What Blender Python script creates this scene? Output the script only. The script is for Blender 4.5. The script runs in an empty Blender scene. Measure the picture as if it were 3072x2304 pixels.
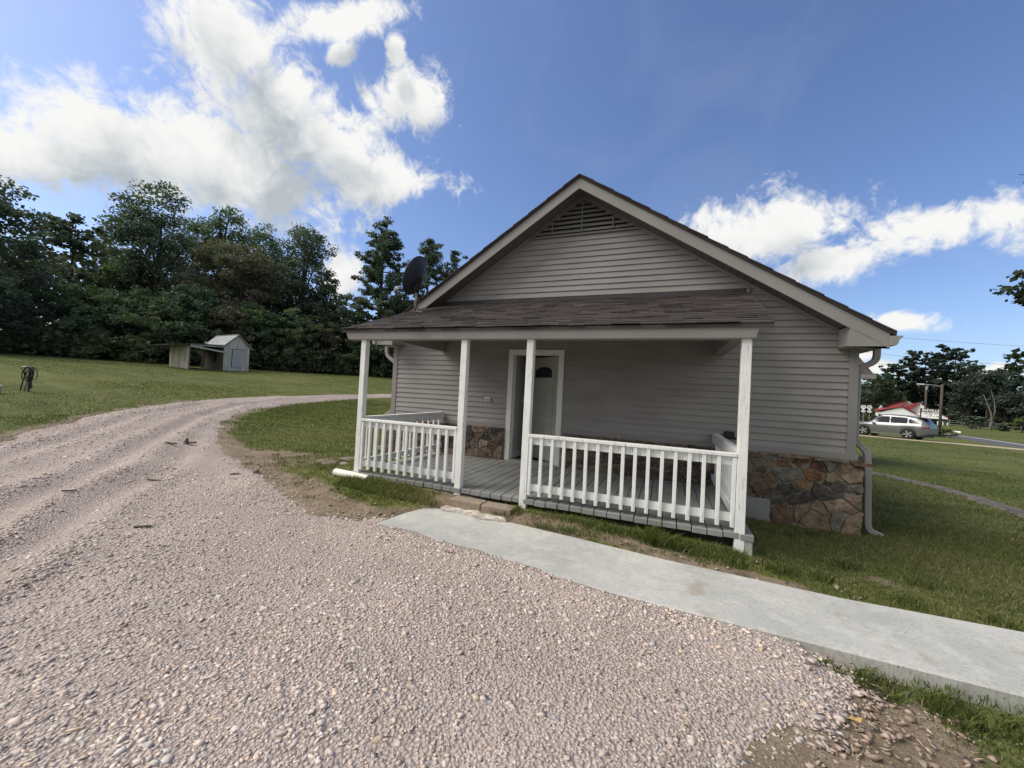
import bpy, bmesh, math, random
import numpy as np
from mathutils import Vector, Matrix
R_ = math.radians
random.seed(7)
S = bpy.context.scene
COL = S.collection

# ------------------------------------------------------------------ camera
CAM = (4.303, -6.895, 1.327)
rt, up, fw = (0.927398, 0.370592, 0.050933), (-0.040468, -0.035965, 0.998533), (-0.371881, 0.928099, 0.018357)
cd = bpy.data.cameras.new('camera'); cam = bpy.data.objects.new('camera', cd); COL.objects.link(cam)
cam.matrix_world = Matrix(((rt[0], up[0], -fw[0], CAM[0]), (rt[1], up[1], -fw[1], CAM[1]), (rt[2], up[2], -fw[2], CAM[2]), (0, 0, 0, 1)))
cd.sensor_width = 36; cd.lens = 36 * 1153.9 / 3072; cd.clip_start = 0.05; cd.clip_end = 3000
S.camera = cam

# ------------------------------------------------------------------ light
SUN_AZ, SUN_EL = 248.0, 46.0      # compass angle from +Y clockwise
S.view_settings.view_transform = 'Standard'; S.view_settings.look = 'None'
S.view_settings.exposure = 0.35; S.view_settings.gamma = 1.0
W = bpy.data.worlds.new('World'); S.world = W; W.use_nodes = True
BLOBS = [
(-0.911, 0.256, 0.310, 2.238, 6.55, 1.116, -4.4, 4.2, -15.8), (-0.845, 0.375, 0.365, 2.657, 4.887, 1.079, -3.2, 4.2, -11.3),
(-0.769, 0.511, 0.384, 3.01, 3.84, 0.916, -2.13, 3.931, -9.484), (-0.601, 0.659, 0.451, 4.751, 3.834, 0.73, -4.02, 8.309, -17.49),
(-0.716, 0.406, 0.568, 8.581, 6.889, 5.89, -1.469, 8.769, -8.118), (-0.699, 0.489, 0.521, 5.559, 7.735, 0.199, -4.599, 3.549, -9.507),
(-0.57, 0.504, 0.649, 7.666, 4.562, 3.191, -4.738, 23.79, -22.633), (-0.589, 0.525, 0.614, 23.463, 11.178, 12.968, -0.093, 46.647, -40.041),
(-0.51, 0.631, 0.584, 9.388, 6.943, 0.69, -5.54, 8.928, -14.477), (-0.506, 0.579, 0.639, 43.926, 26.927, 10.423, -7.792, 23.237, -27.194),
(-0.663, 0.565, 0.491, 6.401, 6.584, 1.078, -4.175, 6.137, -12.696), (-0.706, 0.666, 0.24, 15.781, 16.894, -0.499, -2.415, 1.891, -12.336),
(0.205, 0.914, 0.35, 7.4, -1.6, -0.14, 0.835, 5.065, -13.704), (0.29, 0.913, 0.287, 8.6, -3.0, 0.83, 4.419, 6.061, -23.785),
(0.395, 0.862, 0.317, 9.6, -4.0, -1.14, 0.614, 7.806, -22.005), (0.478, 0.821, 0.312, 15.009, -9.967, 3.265, 5.936, 3.2, -17.518),
(0.393, 0.905, 0.162, 16.006, -6.371, -3.225, -5.011, 10.212, -45.046), (0.345, 0.933, 0.105, 35.559, -13.038, -0.999, 0.93, 8.659, -79.935),
(0.493, 0.867, 0.073, 26.352, -14.676, -3.68, -5.173, 9.17, -73.615), (0.367, 0.926, 0.083, 29.383, -11.627, -0.262, 1.865, 6.555, -81.657),
# unseen cloud banks behind the viewer, added and enlarged for neutral fill light
(-0.55, -0.60, 0.58, .75, -.69, 0.0, -0.45, -0.41, -.85), (0.70, -0.50, 0.51, .58, .81, 0.0, .5, -0.36, -1.05), (0.0, -0.85, 0.53, 1.0, 0.0, 0.0, 0.0, .5, .85), (0.0, -.35, .94, .7, 0, 0, 0, 1.0, .38),
]
def build_world():
    nt = W.node_tree; N = nt.nodes; L = nt.links; N.clear()
    out = N.new('ShaderNodeOutputWorld'); bg = N.new('ShaderNodeBackground'); L.new(bg.outputs[0], out.inputs[0])
    sky = N.new('ShaderNodeTexSky'); sky.sky_type = 'NISHITA'; sky.sun_disc = False
    sky.sun_elevation = R_(SUN_EL); sky.sun_rotation = R_(SUN_AZ); sky.air_density = 1.0; sky.dust_density = 1.3; sky.ozone_density = 1.6
    tc = N.new('ShaderNodeTexCoord')
    def math_(op, a, b=None, c=None):
        n = N.new('ShaderNodeMath'); n.operation = op
        for i, v in enumerate((a, b, c)):
            if v is None: continue
            if isinstance(v, (int, float)): n.inputs[i].default_value = v
            else: L.new(v, n.inputs[i])
        return n.outputs[0]
    def dot(v, vec):
        n = N.new('ShaderNodeVectorMath'); n.operation = 'DOT_PRODUCT'; L.new(v, n.inputs[0]); n.inputs[1].default_value = vec
        return n.outputs['Value']
    def noise(vec, scale, detail, rough, dist=0.0):
        n = N.new('ShaderNodeTexNoise'); L.new(vec, n.inputs['Vector']); n.inputs['Scale'].default_value = scale
        n.inputs['Detail'].default_value = detail; n.inputs['Roughness'].default_value = rough; n.inputs['Distortion'].default_value = dist
        return n.outputs['Fac']
    d = tc.outputs['Generated']
    wv = N.new('ShaderNodeTexNoise'); L.new(d, wv.inputs['Vector']); wv.inputs['Scale'].default_value = 9.0; wv.inputs['Detail'].default_value = 4
    ws = N.new('ShaderNodeVectorMath'); ws.operation = 'MULTIPLY_ADD'; L.new(wv.outputs['Color'], ws.inputs[0]); ws.inputs[1].default_value = (.10, .10, .10); L.new(d, ws.inputs[2])
    dw = ws.outputs[0]
    def cover(d, dw, fine):
        best = None
        for b in BLOBS:
            u = dot(d, b[3:6]); v = dot(d, b[6:9])
            q = math_('ADD', math_('MULTIPLY', u, u), math_('MULTIPLY', v, v))
            val = math_('SUBTRACT', 1.0, math_('MULTIPLY', math_('SQRT', q), 0.90))
            if b[1] < -.2: val = math_('SUBTRACT', val, math_('MULTIPLY', math_('MAXIMUM', math_('ADD', dot(d, (0, 1, 0)), 0.1), 0.0), 14.0))
            best = val if best is None else math_('SMOOTH_MAX', best, val, 0.2)
        best = math_('MAXIMUM', best, -1.4)
        cov = math_('ADD', best, math_('MULTIPLY', math_('SUBTRACT', noise(dw, 4.5, 8 if fine else 3, 0.6), 0.5), 2.0))
        if fine:
            cov = math_('ADD', cov, math_('MULTIPLY', math_('SUBTRACT', noise(dw, 16.0, 9, 0.66, 0.3), 0.5), 1.4))
            cov = math_('ADD', cov, math_('MULTIPLY', math_('SUBTRACT', noise(dw, 45.0, 6, 0.6, 0.2), 0.5), 0.9))
        else: cov = math_('ADD', cov, math_('MULTIPLY', math_('SUBTRACT', noise(dw, 16.0, 3, 0.6, 0.3), 0.5), 1.2))
        return cov
    cov = cover(d, dw, True)
    def shift(v, o):
        n = N.new('ShaderNodeVectorMath'); n.operation = 'ADD'; L.new(v, n.inputs[0]); n.inputs[1].default_value = o; return n.outputs[0]
    covup = cover(shift(d, (-.015, -.02, .07)), shift(dw, (-.015, -.02, .07)), False)
    mr = N.new('ShaderNodeMapRange'); mr.interpolation_type = 'SMOOTHSTEP'; L.new(cov, mr.inputs[0])
    mr.inputs[1].default_value = -0.12; mr.inputs[2].default_value = 0.50
    alpha = mr.outputs[0]
    # thin high haze streaks
    n3 = noise(d, 3.0, 5, 0.55, 0.8)
    hz = N.new('ShaderNodeMapRange'); L.new(n3, hz.inputs[0]); hz.inputs[1].default_value = 0.5; hz.inputs[2].default_value = 0.85; hz.inputs[4].default_value = 0.08
    alpha = math_('MAXIMUM', alpha, hz.outputs[0])
    # shade of the cloud: grey undersides where more cloud lies above, white billows on top
    thick = N.new('ShaderNodeMapRange'); thick.interpolation_type = 'SMOOTHSTEP'; L.new(covup, thick.inputs[0]); thick.inputs[1].default_value = -0.1; thick.inputs[2].default_value = 0.85
    n4 = noise(dw, 6.0, 7, 0.55, 0.3)
    sh = math_('MULTIPLY', thick.outputs[0], math_('MULTIPLY', math_('SUBTRACT', n4, 0.25), 2.8))
    cl = N.new('ShaderNodeMix'); cl.data_type = 'RGBA'; L.new(sh, cl.inputs[0])
    cl.inputs[6].default_value = (0.74, 0.74, 0.725, 1); cl.inputs[7].default_value = (0.38, 0.42, 0.45, 1)
    sk = N.new('ShaderNodeMix'); sk.data_type = 'RGBA'; sk.blend_type = 'MULTIPLY'; sk.inputs[0].default_value = 1.0
    L.new(sky.outputs[0], sk.inputs[6]); sk.inputs[7].default_value = SKY_TINT
    mx = N.new('ShaderNodeMix'); mx.data_type = 'RGBA'; L.new(alpha, mx.inputs[0]); L.new(sk.outputs[2], mx.inputs[6])
    sc = N.new('ShaderNodeVectorMath'); sc.operation = 'SCALE'; L.new(cl.outputs[2], sc.inputs[0]); sc.inputs['Scale'].default_value = 1.0 / SKY_STR
    L.new(sc.outputs[0], mx.inputs[7])
    L.new(mx.outputs[2], bg.inputs[0]); bg.inputs[1].default_value = SKY_STR
SKY_STR = 0.102; SKY_TINT = (1.02, 1.10, 1.33, 1)
build_world()
sd = bpy.data.lights.new('sun', 'SUN'); sd.energy = 3.4; sd.angle = R_(45); sd.color = (1.0, 0.92, 0.82)
so = bpy.data.objects.new('sun', sd); COL.objects.link(so)
sv = Vector((math.sin(R_(SUN_AZ)) * math.cos(R_(SUN_EL)), math.cos(R_(SUN_AZ)) * math.cos(R_(SUN_EL)), math.sin(R_(SUN_EL))))
so.rotation_euler = sv.to_track_quat('Z', 'Y').to_euler(); so.location = (0, 0, 30)

# ------------------------------------------------------------------ helpers
def tag(o, label=None, cat=None, group=None, kind=None):
    if label: o['label'] = label
    if cat: o['category'] = cat
    if group: o['group'] = group
    if kind: o['kind'] = kind
    return o
def thing(name, label, cat, loc=(0, 0, 0), rz=0, group=None):
    o = bpy.data.objects.new(name, None); o.empty_display_size = 0.2; COL.objects.link(o); o.location = loc; o.rotation_euler = (0, 0, rz)
    return tag(o, label, cat, group)
def copy_tree(o, parent=None):
    c = o.copy(); COL.objects.link(c)
    if parent is not None: c.parent = parent
    for ch in o.children: copy_tree(ch, c)
    return c
class MB:
    """collects polygons; build() links them as one mesh object"""
    def __init__(s): s.v = []; s.f = []; s.c = []
    def face(s, pts, col=None):
        n = len(s.v); s.v += [tuple(p) for p in pts]; s.f.append(tuple(range(n, n + len(pts)))); s.c += [col or (1, 1, 1)] * len(pts); return s
    def mesh(s, vs, fs, col=None):
        n = len(s.v); s.v += [tuple(p) for p in vs]; s.f += [tuple(i + n for i in f) for f in fs]; s.c += [col or (1, 1, 1)] * len(vs); return s
    def box(s, x0, x1, y0, y1, z0, z1, col=None):
        return s.hexa([(x0, y0, z0), (x1, y0, z0), (x1, y1, z0), (x0, y1, z0), (x0, y0, z1), (x1, y0, z1), (x1, y1, z1), (x0, y1, z1)], col)
    def hexa(s, v, col=None):
        return s.mesh(v, [(3, 2, 1, 0), (4, 5, 6, 7), (0, 1, 5, 4), (1, 2, 6, 5), (2, 3, 7, 6), (3, 0, 4, 7)], col)
    def bar(s, a, b, w, h, col=None, upv=(0, 0, 1)):
        a = Vector(a); b = Vector(b); d = (b - a).normalized(); u = Vector(upv)
        if abs(d.dot(u)) > .98: u = Vector((0, 1, 0))
        x = d.cross(u).normalized() * w / 2; y = x.cross(d).normalized() * h / 2
        return s.hexa([a - x - y, b - x - y, b + x - y, a + x - y, a - x + y, b - x + y, b + x + y, a + x + y][0:1] + [a + x - y, b + x - y, b - x - y] + [a - x + y, a + x + y, b + x + y, b - x + y], col)
    def tube(s, pts, r, seg=8, col=None, caps=True):
        pts = [Vector(p) for p in pts]; n = len(pts); rs = r if isinstance(r, (list, tuple)) else [r] * n
        vs = []; ref = None
        for i, p in enumerate(pts):
            d = (pts[min(i + 1, n - 1)] - pts[max(i - 1, 0)]).normalized()
            if ref is None: ref = Vector((0, 0, 1)) if abs(d.z) < .9 else Vector((1, 0, 0))
            x = (ref - d * ref.dot(d))
            x = x.normalized() if x.length > 1e-6 else d.orthogonal().normalized()
            ref = x; y = d.cross(x)
            for k in range(seg):
                a = 2 * math.pi * k / seg; vs.append(p + (x * math.cos(a) + y * math.sin(a)) * rs[i])
        fs = []
        for i in range(n - 1):
            for k in range(seg):
                k2 = (k + 1) % seg; fs.append((i * seg + k, i * seg + k2, (i + 1) * seg + k2, (i + 1) * seg + k))
        if caps: fs += [tuple(range(seg))[::-1], tuple(range((n - 1) * seg, n * seg))]
        return s.mesh(vs, fs, col)
    def prism(s, poly, ext, col=None):
        n = len(poly); e = Vector(ext); vs = [Vector(p) for p in poly]; vs = vs + [p + e for p in vs]
        fs = [tuple(range(n))[::-1], tuple(range(n, 2 * n))] + [(i, (i + 1) % n, n + (i + 1) % n, n + i) for i in range(n)]
        return s.mesh(vs, fs, col)
    def lathe(s, prof, c=(0, 0, 0), axis='z', seg=20, col=None):
        vs = []
        for r, h in prof:
            for k in range(seg):
                a = 2 * math.pi * k / seg; p = (r * math.cos(a), r * math.sin(a), h)
                if axis == 'y': p = (p[0], p[2], p[1])
                if axis == 'x': p = (p[2], p[0], p[1])
                vs.append((p[0] + c[0], p[1] + c[1], p[2] + c[2]))
        m = len(prof); fs = [(i * seg + k, i * seg + (k + 1) % seg, (i + 1) * seg + (k + 1) % seg, (i + 1) * seg + k) for i in range(m - 1) for k in range(seg)]
        fs += [tuple(range(seg))[::-1], tuple(range((m - 1) * seg, m * seg))]
        return s.mesh(vs, fs, col)
    def build(s, name, mat, parent=None, smooth=False, bevel=0, fix=True):
        me = bpy.data.meshes.new(name); me.from_pydata([tuple(p) for p in s.v], [], s.f)
        if any(c != (1, 1, 1) for c in s.c):
            ca = me.color_attributes.new('Col', 'FLOAT_COLOR', 'POINT')
            ca.data.foreach_set('color', np.array([(c[0], c[1], c[2], 1) for c in s.c], np.float32).ravel())
        if fix:
            bm = bmesh.new(); bm.from_mesh(me); bmesh.ops.recalc_face_normals(bm, faces=bm.faces); bm.to_mesh(me); bm.free()
        if smooth: me.polygons.foreach_set('use_smooth', [True] * len(me.polygons))
        me.materials.append(mat); o = bpy.data.objects.new(name, me); COL.objects.link(o)
        if parent is not None: o.parent = parent
        if bevel:
            b = o.modifiers.new('bevel', 'BEVEL'); b.width = bevel; b.segments = 1; b.limit_method = 'ANGLE'
        return o
def fast_mesh(name, verts, faces, mat, cols=None, parent=None, smooth=False):
    """verts (n,3), faces (m,k) with constant k"""
    verts = np.asarray(verts, np.float32); faces = np.asarray(faces, np.int32); m, k = faces.shape
    me = bpy.data.meshes.new(name); me.vertices.add(len(verts)); me.vertices.foreach_set('co', verts.ravel())
    me.loops.add(m * k); me.loops.foreach_set('vertex_index', faces.ravel()); me.polygons.add(m)
    me.polygons.foreach_set('loop_start', np.arange(0, m * k, k, dtype=np.int32)); me.polygons.foreach_set('loop_total', np.full(m, k, np.int32))
    if smooth: me.polygons.foreach_set('use_smooth', np.ones(m, bool))
    me.update(calc_edges=True)
    if cols is not None:
        ca = me.color_attributes.new('Col', 'FLOAT_COLOR', 'POINT'); c4 = np.ones((len(verts), 4), np.float32); c4[:, :cols.shape[1]] = cols
        ca.data.foreach_set('color', c4.ravel())
    me.materials.append(mat); o = bpy.data.objects.new(name, me); COL.objects.link(o)
    if parent is not None: o.parent = parent
    return o

# ------------------------------------------------------------------ materials
class NB:
    def __init__(s, name):
        s.m = bpy.data.materials.new(name); s.m.use_nodes = True; s.nt = s.m.node_tree; s.N = s.nt.nodes; s.L = s.nt.links
        s.b = s.N['Principled BSDF']; s.tc = s.N.new('ShaderNodeTexCoord'); s.vec = s.tc.outputs['Object']
    def val(s, sock, v):
        if isinstance(v, (int, float)): sock.default_value = v
        elif isinstance(v, (tuple, list)): sock.default_value = tuple(v) + ((1,) if len(v) == 3 and len(sock.default_value) == 4 else ())
        else: s.L.new(v, sock)
    def scale(s, sc, rot=(0, 0, 0)):
        n = s.N.new('ShaderNodeMapping'); s.L.new(s.vec, n.inputs[0]); n.inputs['Scale'].default_value = sc; n.inputs['Rotation'].default_value = rot; return n.outputs[0]
    def noise(s, scale, detail=4, rough=.55, vec=None, dist=0):
        n = s.N.new('ShaderNodeTexNoise'); s.L.new(vec or s.vec, n.inputs['Vector']); n.inputs['Scale'].default_value = scale
        n.inputs['Detail'].default_value = detail; n.inputs['Roughness'].default_value = rough; n.inputs['Distortion'].default_value = dist; return n.outputs['Fac']
    def voro(s, scale, vec=None, feature='F1', out='Distance', rand=1):
        n = s.N.new('ShaderNodeTexVoronoi'); n.feature = feature; s.L.new(vec or s.vec, n.inputs['Vector']); n.inputs['Scale'].default_value = scale
        n.inputs['Randomness'].default_value = rand; return n.outputs[out]
    def ramp(s, fac, a, b, lo=0, hi=1, smooth=True):
        n = s.N.new('ShaderNodeMapRange'); s.val(n.inputs[0], fac); n.inputs[1].default_value = a; n.inputs[2].default_value = b; n.inputs[3].default_value = lo; n.inputs[4].default_value = hi
        if smooth: n.interpolation_type = 'SMOOTHSTEP'
        return n.outputs[0]
    def mix(s, fac, a, b, blend='MIX'):
        n = s.N.new('ShaderNodeMix'); n.data_type = 'RGBA'; n.blend_type = blend; s.val(n.inputs[0], fac); s.val(n.inputs[6], a); s.val(n.inputs[7], b); return n.outputs[2]
    def math(s, op, a, b=0.0):
        n = s.N.new('ShaderNodeMath'); n.operation = op; s.val(n.inputs[0], a); s.val(n.inputs[1], b); return n.outputs[0]
    def attr(s, name='Col', out='Color'):
        n = s.N.new('ShaderNodeAttribute'); n.attribute_name = name; return n.outputs[out]
    def bump(s, h, strength=.3, dist=.01):
        n = s.N.new('ShaderNodeBump'); s.val(n.inputs['Height'], h); n.inputs['Strength'].default_value = strength; n.inputs['Distance'].default_value = dist; s.L.new(n.outputs[0], s.b.inputs['Normal'])
    def done(s, col, rough=.7, metal=0, spec=.3):
        s.val(s.b.inputs['Base Color'], col); s.val(s.b.inputs['Roughness'], rough); s.b.inputs['Metallic'].default_value = metal
        s.b.inputs['Specular IOR Level'].default_value = spec; return s.m
def sc3(c, k): return tuple(min(1, x * k) for x in c)
def M(name, base, rough=.65, var=.12, scale=6, bump=0.0, bscale=80, metal=0, stretch=None, spec=.3):
    n = NB(name); v = n.scale(stretch) if stretch else None
    f = n.noise(scale, 5, .6, v)
    c = n.mix(n.ramp(f, .3, .7), sc3(base, 1 - var), sc3(base, 1 + var))
    if bump: n.bump(n.noise(bscale, 4, .6, v), bump, .004)
    return n.done(c, rough, metal, spec)
def m_white():
    n = NB('worn_white_paint'); v = n.scale((60, 60, 3.0)); f = n.noise(1.0, 5, .65, v); g = n.noise(5, 4, .6)
    crack = n.math('MULTIPLY', n.ramp(f, .55, .63), n.ramp(g, .40, .58))
    base = n.mix(n.ramp(n.noise(3, 4, .6), .3, .7), (.70, .71, .70), (.80, .81, .80))
    n.bump(n.math('SUBTRACT', f, crack), .25, .004)
    return n.done(n.mix(n.math('MULTIPLY', crack, .7), base, (.30, .30, .28)), .55)
def m_siding():
    n = NB('taupe_vinyl_siding'); f = n.noise(1.2, 5, .6, n.scale((1, 1, 4))); g = n.noise(60, 3, .5, n.scale((.15, 1, 1)))
    c = n.mix(n.ramp(f, .3, .7), (.245, .229, .226), (.302, .285, .280)); n.bump(g, .08, .003)
    return n.done(c, .5, 0, .35)
def m_vertex(name, rough=.85, nsc=14, amt=.35, bump=.4, bscale=70, spec=.2, dist=.01):
    n = NB(name); a = n.attr(); f = n.noise(nsc, 6, .65)
    c = n.mix(1.0, a, n.mix(n.ramp(f, .25, .75), (1 - amt,) * 3, (1 + amt,) * 3), 'MULTIPLY')
    if bump: n.bump(n.noise(bscale, 5, .65), bump, dist)
    return n.done(c, rough, 0, spec)
def m_leaf(name, spec=.25):
    n = NB(name); a = n.attr(); c = a
    n.L.new(c, n.b.inputs['Base Color']); n.b.inputs['Roughness'].default_value = .6; n.b.inputs['Specular IOR Level'].default_value = spec
    tr = n.N.new('ShaderNodeBsdfTranslucent'); n.L.new(n.mix(1.0, c, (1.1, 1.25, .6), 'MULTIPLY'), tr.inputs[0]); ms = n.N.new('ShaderNodeMixShader'); ms.inputs[0].default_value = .32
    out = n.N['Material Output']; n.L.new(n.b.outputs[0], ms.inputs[1]); n.L.new(tr.outputs[0], ms.inputs[2]); n.L.new(ms.outputs[0], out.inputs[0]); return n.m
def m_ground():
    n = NB('lawn_and_soil'); a = n.attr('Col'); sep = n.N.new('ShaderNodeSeparateColor'); n.L.new(a, sep.inputs[0])
    dirt = sep.outputs[0]
    big = n.noise(.12, 4, .55); mid = n.noise(.9, 5, .6); st = n.noise(1.0, 4, .6, n.scale((.35, 2.2, 1), (0, 0, R_(-25)))); fine = n.noise(22, 5, .7); fine2 = n.noise(90, 3, .6)
    g = n.mix(n.ramp(mid, .3, .7), (.058, .076, .022), (.092, .112, .032))
    g = n.mix(n.math('MULTIPLY', n.ramp(big, .35, .65), .6), g, (.118, .128, .036))
    g = n.mix(n.math('MULTIPLY', n.ramp(st, .42, .66), .7), g, (.135, .138, .052))
    g = n.mix(1.0, g, n.mix(n.ramp(fine, .25, .75), (.45, .45, .45), (1.5, 1.5, 1.5)), 'MULTIPLY')
    d = n.mix(n.ramp(n.noise(3.5, 6, .65), .3, .7), (.15, .115, .08), (.25, .20, .145))
    d = n.mix(1.0, d, n.mix(n.ramp(fine2, .25, .75), (.6,) * 3, (1.35,) * 3), 'MULTIPLY')
    f = n.math('ADD', dirt, n.math('MULTIPLY', n.math('SUBTRACT', n.noise(4.5, 6, .7), .5), 1.3))
    n.bump(n.math('ADD', n.math('MULTIPLY', fine, .7), n.math('MULTIPLY', fine2, .3)), .7, .03)
    return n.done(n.mix(n.ramp(f, .42, .58), g, d), .9, 0, .1)
def m_gravel():
    n = NB('crushed_gravel'); v = n.voro(55, None, 'F1', 'Color'); vd = n.voro(55); big = n.noise(.7, 5, .6); mid = n.noise(4, 5, .65)
    sep = n.N.new('ShaderNodeSeparateColor'); n.L.new(v, sep.inputs[0])
    c = n.mix(sep.outputs[0], (.385, .325, .292), (.57, .487, .44)); c = n.mix(n.ramp(vd, .25, .62), c, (.31, .255, .222))
    c = n.mix(n.math('MULTIPLY', n.ramp(big, .42, .7), .6), c, (.47, .395, .35)); c = n.mix(n.math('MULTIPLY', n.ramp(mid, .55, .75), .45), c, (.31, .255, .22))
    n.bump(n.math('SUBTRACT', n.noise(30, 4, .6), vd), .8, .02)
    return n.done(c, .9, 0, .15)
def m_concrete():
    n = NB('broom_concrete'); a = n.noise(1.3, 6, .6); b = n.noise(7, 5, .65); c = n.noise(1, 4, .6, n.scale((30, 90, 10), (0, 0, R_(35))), 1.2)
    spot = n.noise(3.1, 3, .5); fleck = n.noise(1, 3, .7, n.scale((38, 120, 20), (0, 0, R_(12))))
    col = n.mix(n.ramp(a, .35, .65), (.36, .365, .345), (.47, .47, .44)); col = n.mix(n.math('MULTIPLY', n.ramp(b, .48, .66), .45), col, (.55, .55, .52))
    col = n.mix(n.math('MULTIPLY', n.ramp(c, .48, .62), .45), col, (.27, .27, .25)); col = n.mix(n.math('MULTIPLY', n.ramp(spot, .60, .72), .55), col, (.27, .22, .16))
    col = n.mix(n.math('MULTIPLY', n.ramp(fleck, .63, .66), n.ramp(n.noise(2.2, 2, .5), .45, .55)), col, (.085, .085, .07))
    n.bump(n.math('ADD', c, n.math('MULTIPLY', b, .6)), .35, .008)
    return n.done(col, .88, 0, .2)
def m_shingle():
    n = NB('asphalt_shingle'); a = n.attr(); f = n.noise(160, 3, .6); g = n.noise(6, 4, .6)
    c = n.mix(1.0, a, n.mix(n.ramp(f, .3, .7), (.7,) * 3, (1.35,) * 3), 'MULTIPLY'); c = n.mix(1.0, c, n.mix(g, (.9, .9, .9), (1.1, 1.08, 1.08)), 'MULTIPLY')
    n.bump(f, .4, .004); return n.done(c, .92, 0, .15)
def m_roofrow():
    n = NB('shingle_courses'); br = n.N.new('ShaderNodeTexBrick'); n.L.new(n.scale((1, 1, 1)), br.inputs[0]); br.inputs['Scale'].default_value = 1; br.inputs['Mortar Size'].default_value = .012
    br.inputs['Brick Width'].default_value = .3; br.inputs['Row Height'].default_value = .14; br.inputs['Color1'].default_value = (.06, .048, .048, 1); br.inputs['Color2'].default_value = (.085, .07, .07, 1); br.inputs['Mortar'].default_value = (.03, .025, .025, 1)
    return n.done(br.outputs[0], .9)
def m_deck():
    n = NB('grey_painted_deck'); f = n.noise(1, 5, .6, n.scale((25, 2.0, 25))); g = n.noise(2, 4, .6)
    c = n.mix(n.ramp(g, .3, .7), (.20, .205, .20), (.27, .275, .265)); c = n.mix(n.math('MULTIPLY', n.ramp(f, .55, .7), .35), c, (.14, .135, .125)); n.bump(f, .25, .003)
    return n.done(c, .7)
def m_asph():
    n = NB('road_asphalt'); f = n.noise(3, 5, .6); return n.done(n.mix(n.ramp(f, .3, .7), (.075, .075, .08), (.11, .11, .115)), .9)
def m_weathered(name, a, b, st=(12, 12, 1)):
    n = NB(name); f = n.noise(1, 5, .65, n.scale(st)); g = n.noise(1.5, 4, .6)
    c = n.mix(n.ramp(f, .3, .7), a, b); c = n.mix(1.0, c, n.mix(g, (.8,) * 3, (1.15,) * 3), 'MULTIPLY'); n.bump(f, .4, .01); return n.done(c, .85)
def m_glass(name='dark_glass'):
    return M(name, (.012, .014, .018), .08, .1, spec=.6)

WHITE = m_white(); SIDING = m_siding(); TRIM = M('taupe_trim', (.258, .244, .237), .5, .05, 2, .03)
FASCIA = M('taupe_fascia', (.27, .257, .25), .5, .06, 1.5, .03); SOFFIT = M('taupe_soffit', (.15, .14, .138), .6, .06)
DARK = M('black_void', (.01, .01, .01), .9); BLACKM = M('black_metal', (.02, .02, .022), .5, .1)
SHING = m_shingle(); ROOFROW = m_roofrow(); DECK = m_deck(); CONC = m_concrete(); STONE = m_vertex('field_stone', .85, 9, .5, .7, 28, .2, .03)
MORTAR = M('mortar', (.27, .25, .225), .95, .25, 12, .6, 60); DOORW = M('door_greige', (.33, .33, .30), .45, .04); CASING = M('casing_white', (.72, .72, .69), .5, .04)
LEAF = m_leaf('foliage'); NEEDLE = m_leaf('pine_needles', .15); GRASSM = m_leaf('grass_blades', .2); BARK = m_weathered('bark', (.035, .028, .022), (.09, .075, .06), (20, 20, 3))
GROUND = m_ground(); GRAVEL = m_gravel(); STONES = m_vertex('gravel_stone', .9, 40, .22, .3, 120, .15, .003)
GALV = M('galvanised_steel', (.35, .36, .37), .45, .1, 8, metal=.6); GREYPAINT = M('grey_panel', (.25, .25, .25), .6, .06)

# ------------------------------------------------------------------ terrain
def sst(a, b, x):
    t = np.clip((np.asarray(x, float) - a) / (b - a), 0, 1); return t * t * (3 - 2 * t)
def H(x, y):
    x = np.asarray(x, float); y = np.asarray(y, float); dx = x - 4.3; dy = y + 6.9; r = np.hypot(dx, dy); az = np.degrees(np.arctan2(dx, dy))
    w = sst(-5, -38, az) * (1 - sst(-110, -140, az))
    g = np.interp(r, [0, 7, 9, 12, 16, 20, 30, 40, 50, 60, 80, 120, 400], [0, 0, .03, .13, .34, .62, 1.35, 2.05, 2.5, 2.82, 3.2, 3.6, 5])
    s = .42 * dx + .91 * dy
    f = np.interp(s, [-100, 2, 48, 60, 90, 130, 400], [0, 0, -.74, -.76, -.75, -.72, -.4]) * sst(-25, 5, az)
    z = -.23 + w * g + f
    z = z - .15 * np.exp(-(((x - 6.6) / 2.0) ** 2 + ((y - .6) / 1.8) ** 2)) + .15 * np.exp(-(((x + .3) / 1.6) ** 2 + ((y + 1.6) / 1.1) ** 2))
    z = z + .155 * np.exp(-((y + 2.0) / .7) ** 2) * sst(-1.5, .3, x) * sst(5.9, 4.8, x)
    return z - .07 * sst(4.8, 6.6, x) * sst(-3.7, -4.1, y) * sst(-9, -5, y)
def h1(x, y): return float(H(x, y))
_rs = np.random.RandomState(3); _G = _rs.rand(64, 64)
def vnoise(x, y):
    x = np.asarray(x, float); y = np.asarray(y, float); xi = np.floor(x).astype(int); yi = np.floor(y).astype(int); fx = x - xi; fy = y - yi
    fx = fx * fx * (3 - 2 * fx); fy = fy * fy * (3 - 2 * fy); g = lambda a, b: _G[a % 64, b % 64]
    return (g(xi, yi) * (1 - fx) + g(xi + 1, yi) * fx) * (1 - fy) + (g(xi, yi + 1) * (1 - fx) + g(xi + 1, yi + 1) * fx) * fy
def fbm(x, y, o=3): return sum(vnoise(x * 2 ** i + 7 * i, y * 2 ** i + 3 * i) / 2 ** i for i in range(o)) / sum(1 / 2 ** i for i in range(o))
def at(az, d, dz=0.0):
    x = CAM[0] + d * math.sin(R_(az)); y = CAM[1] + d * math.cos(R_(az)); return (x, y, h1(x, y) + dz)

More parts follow.
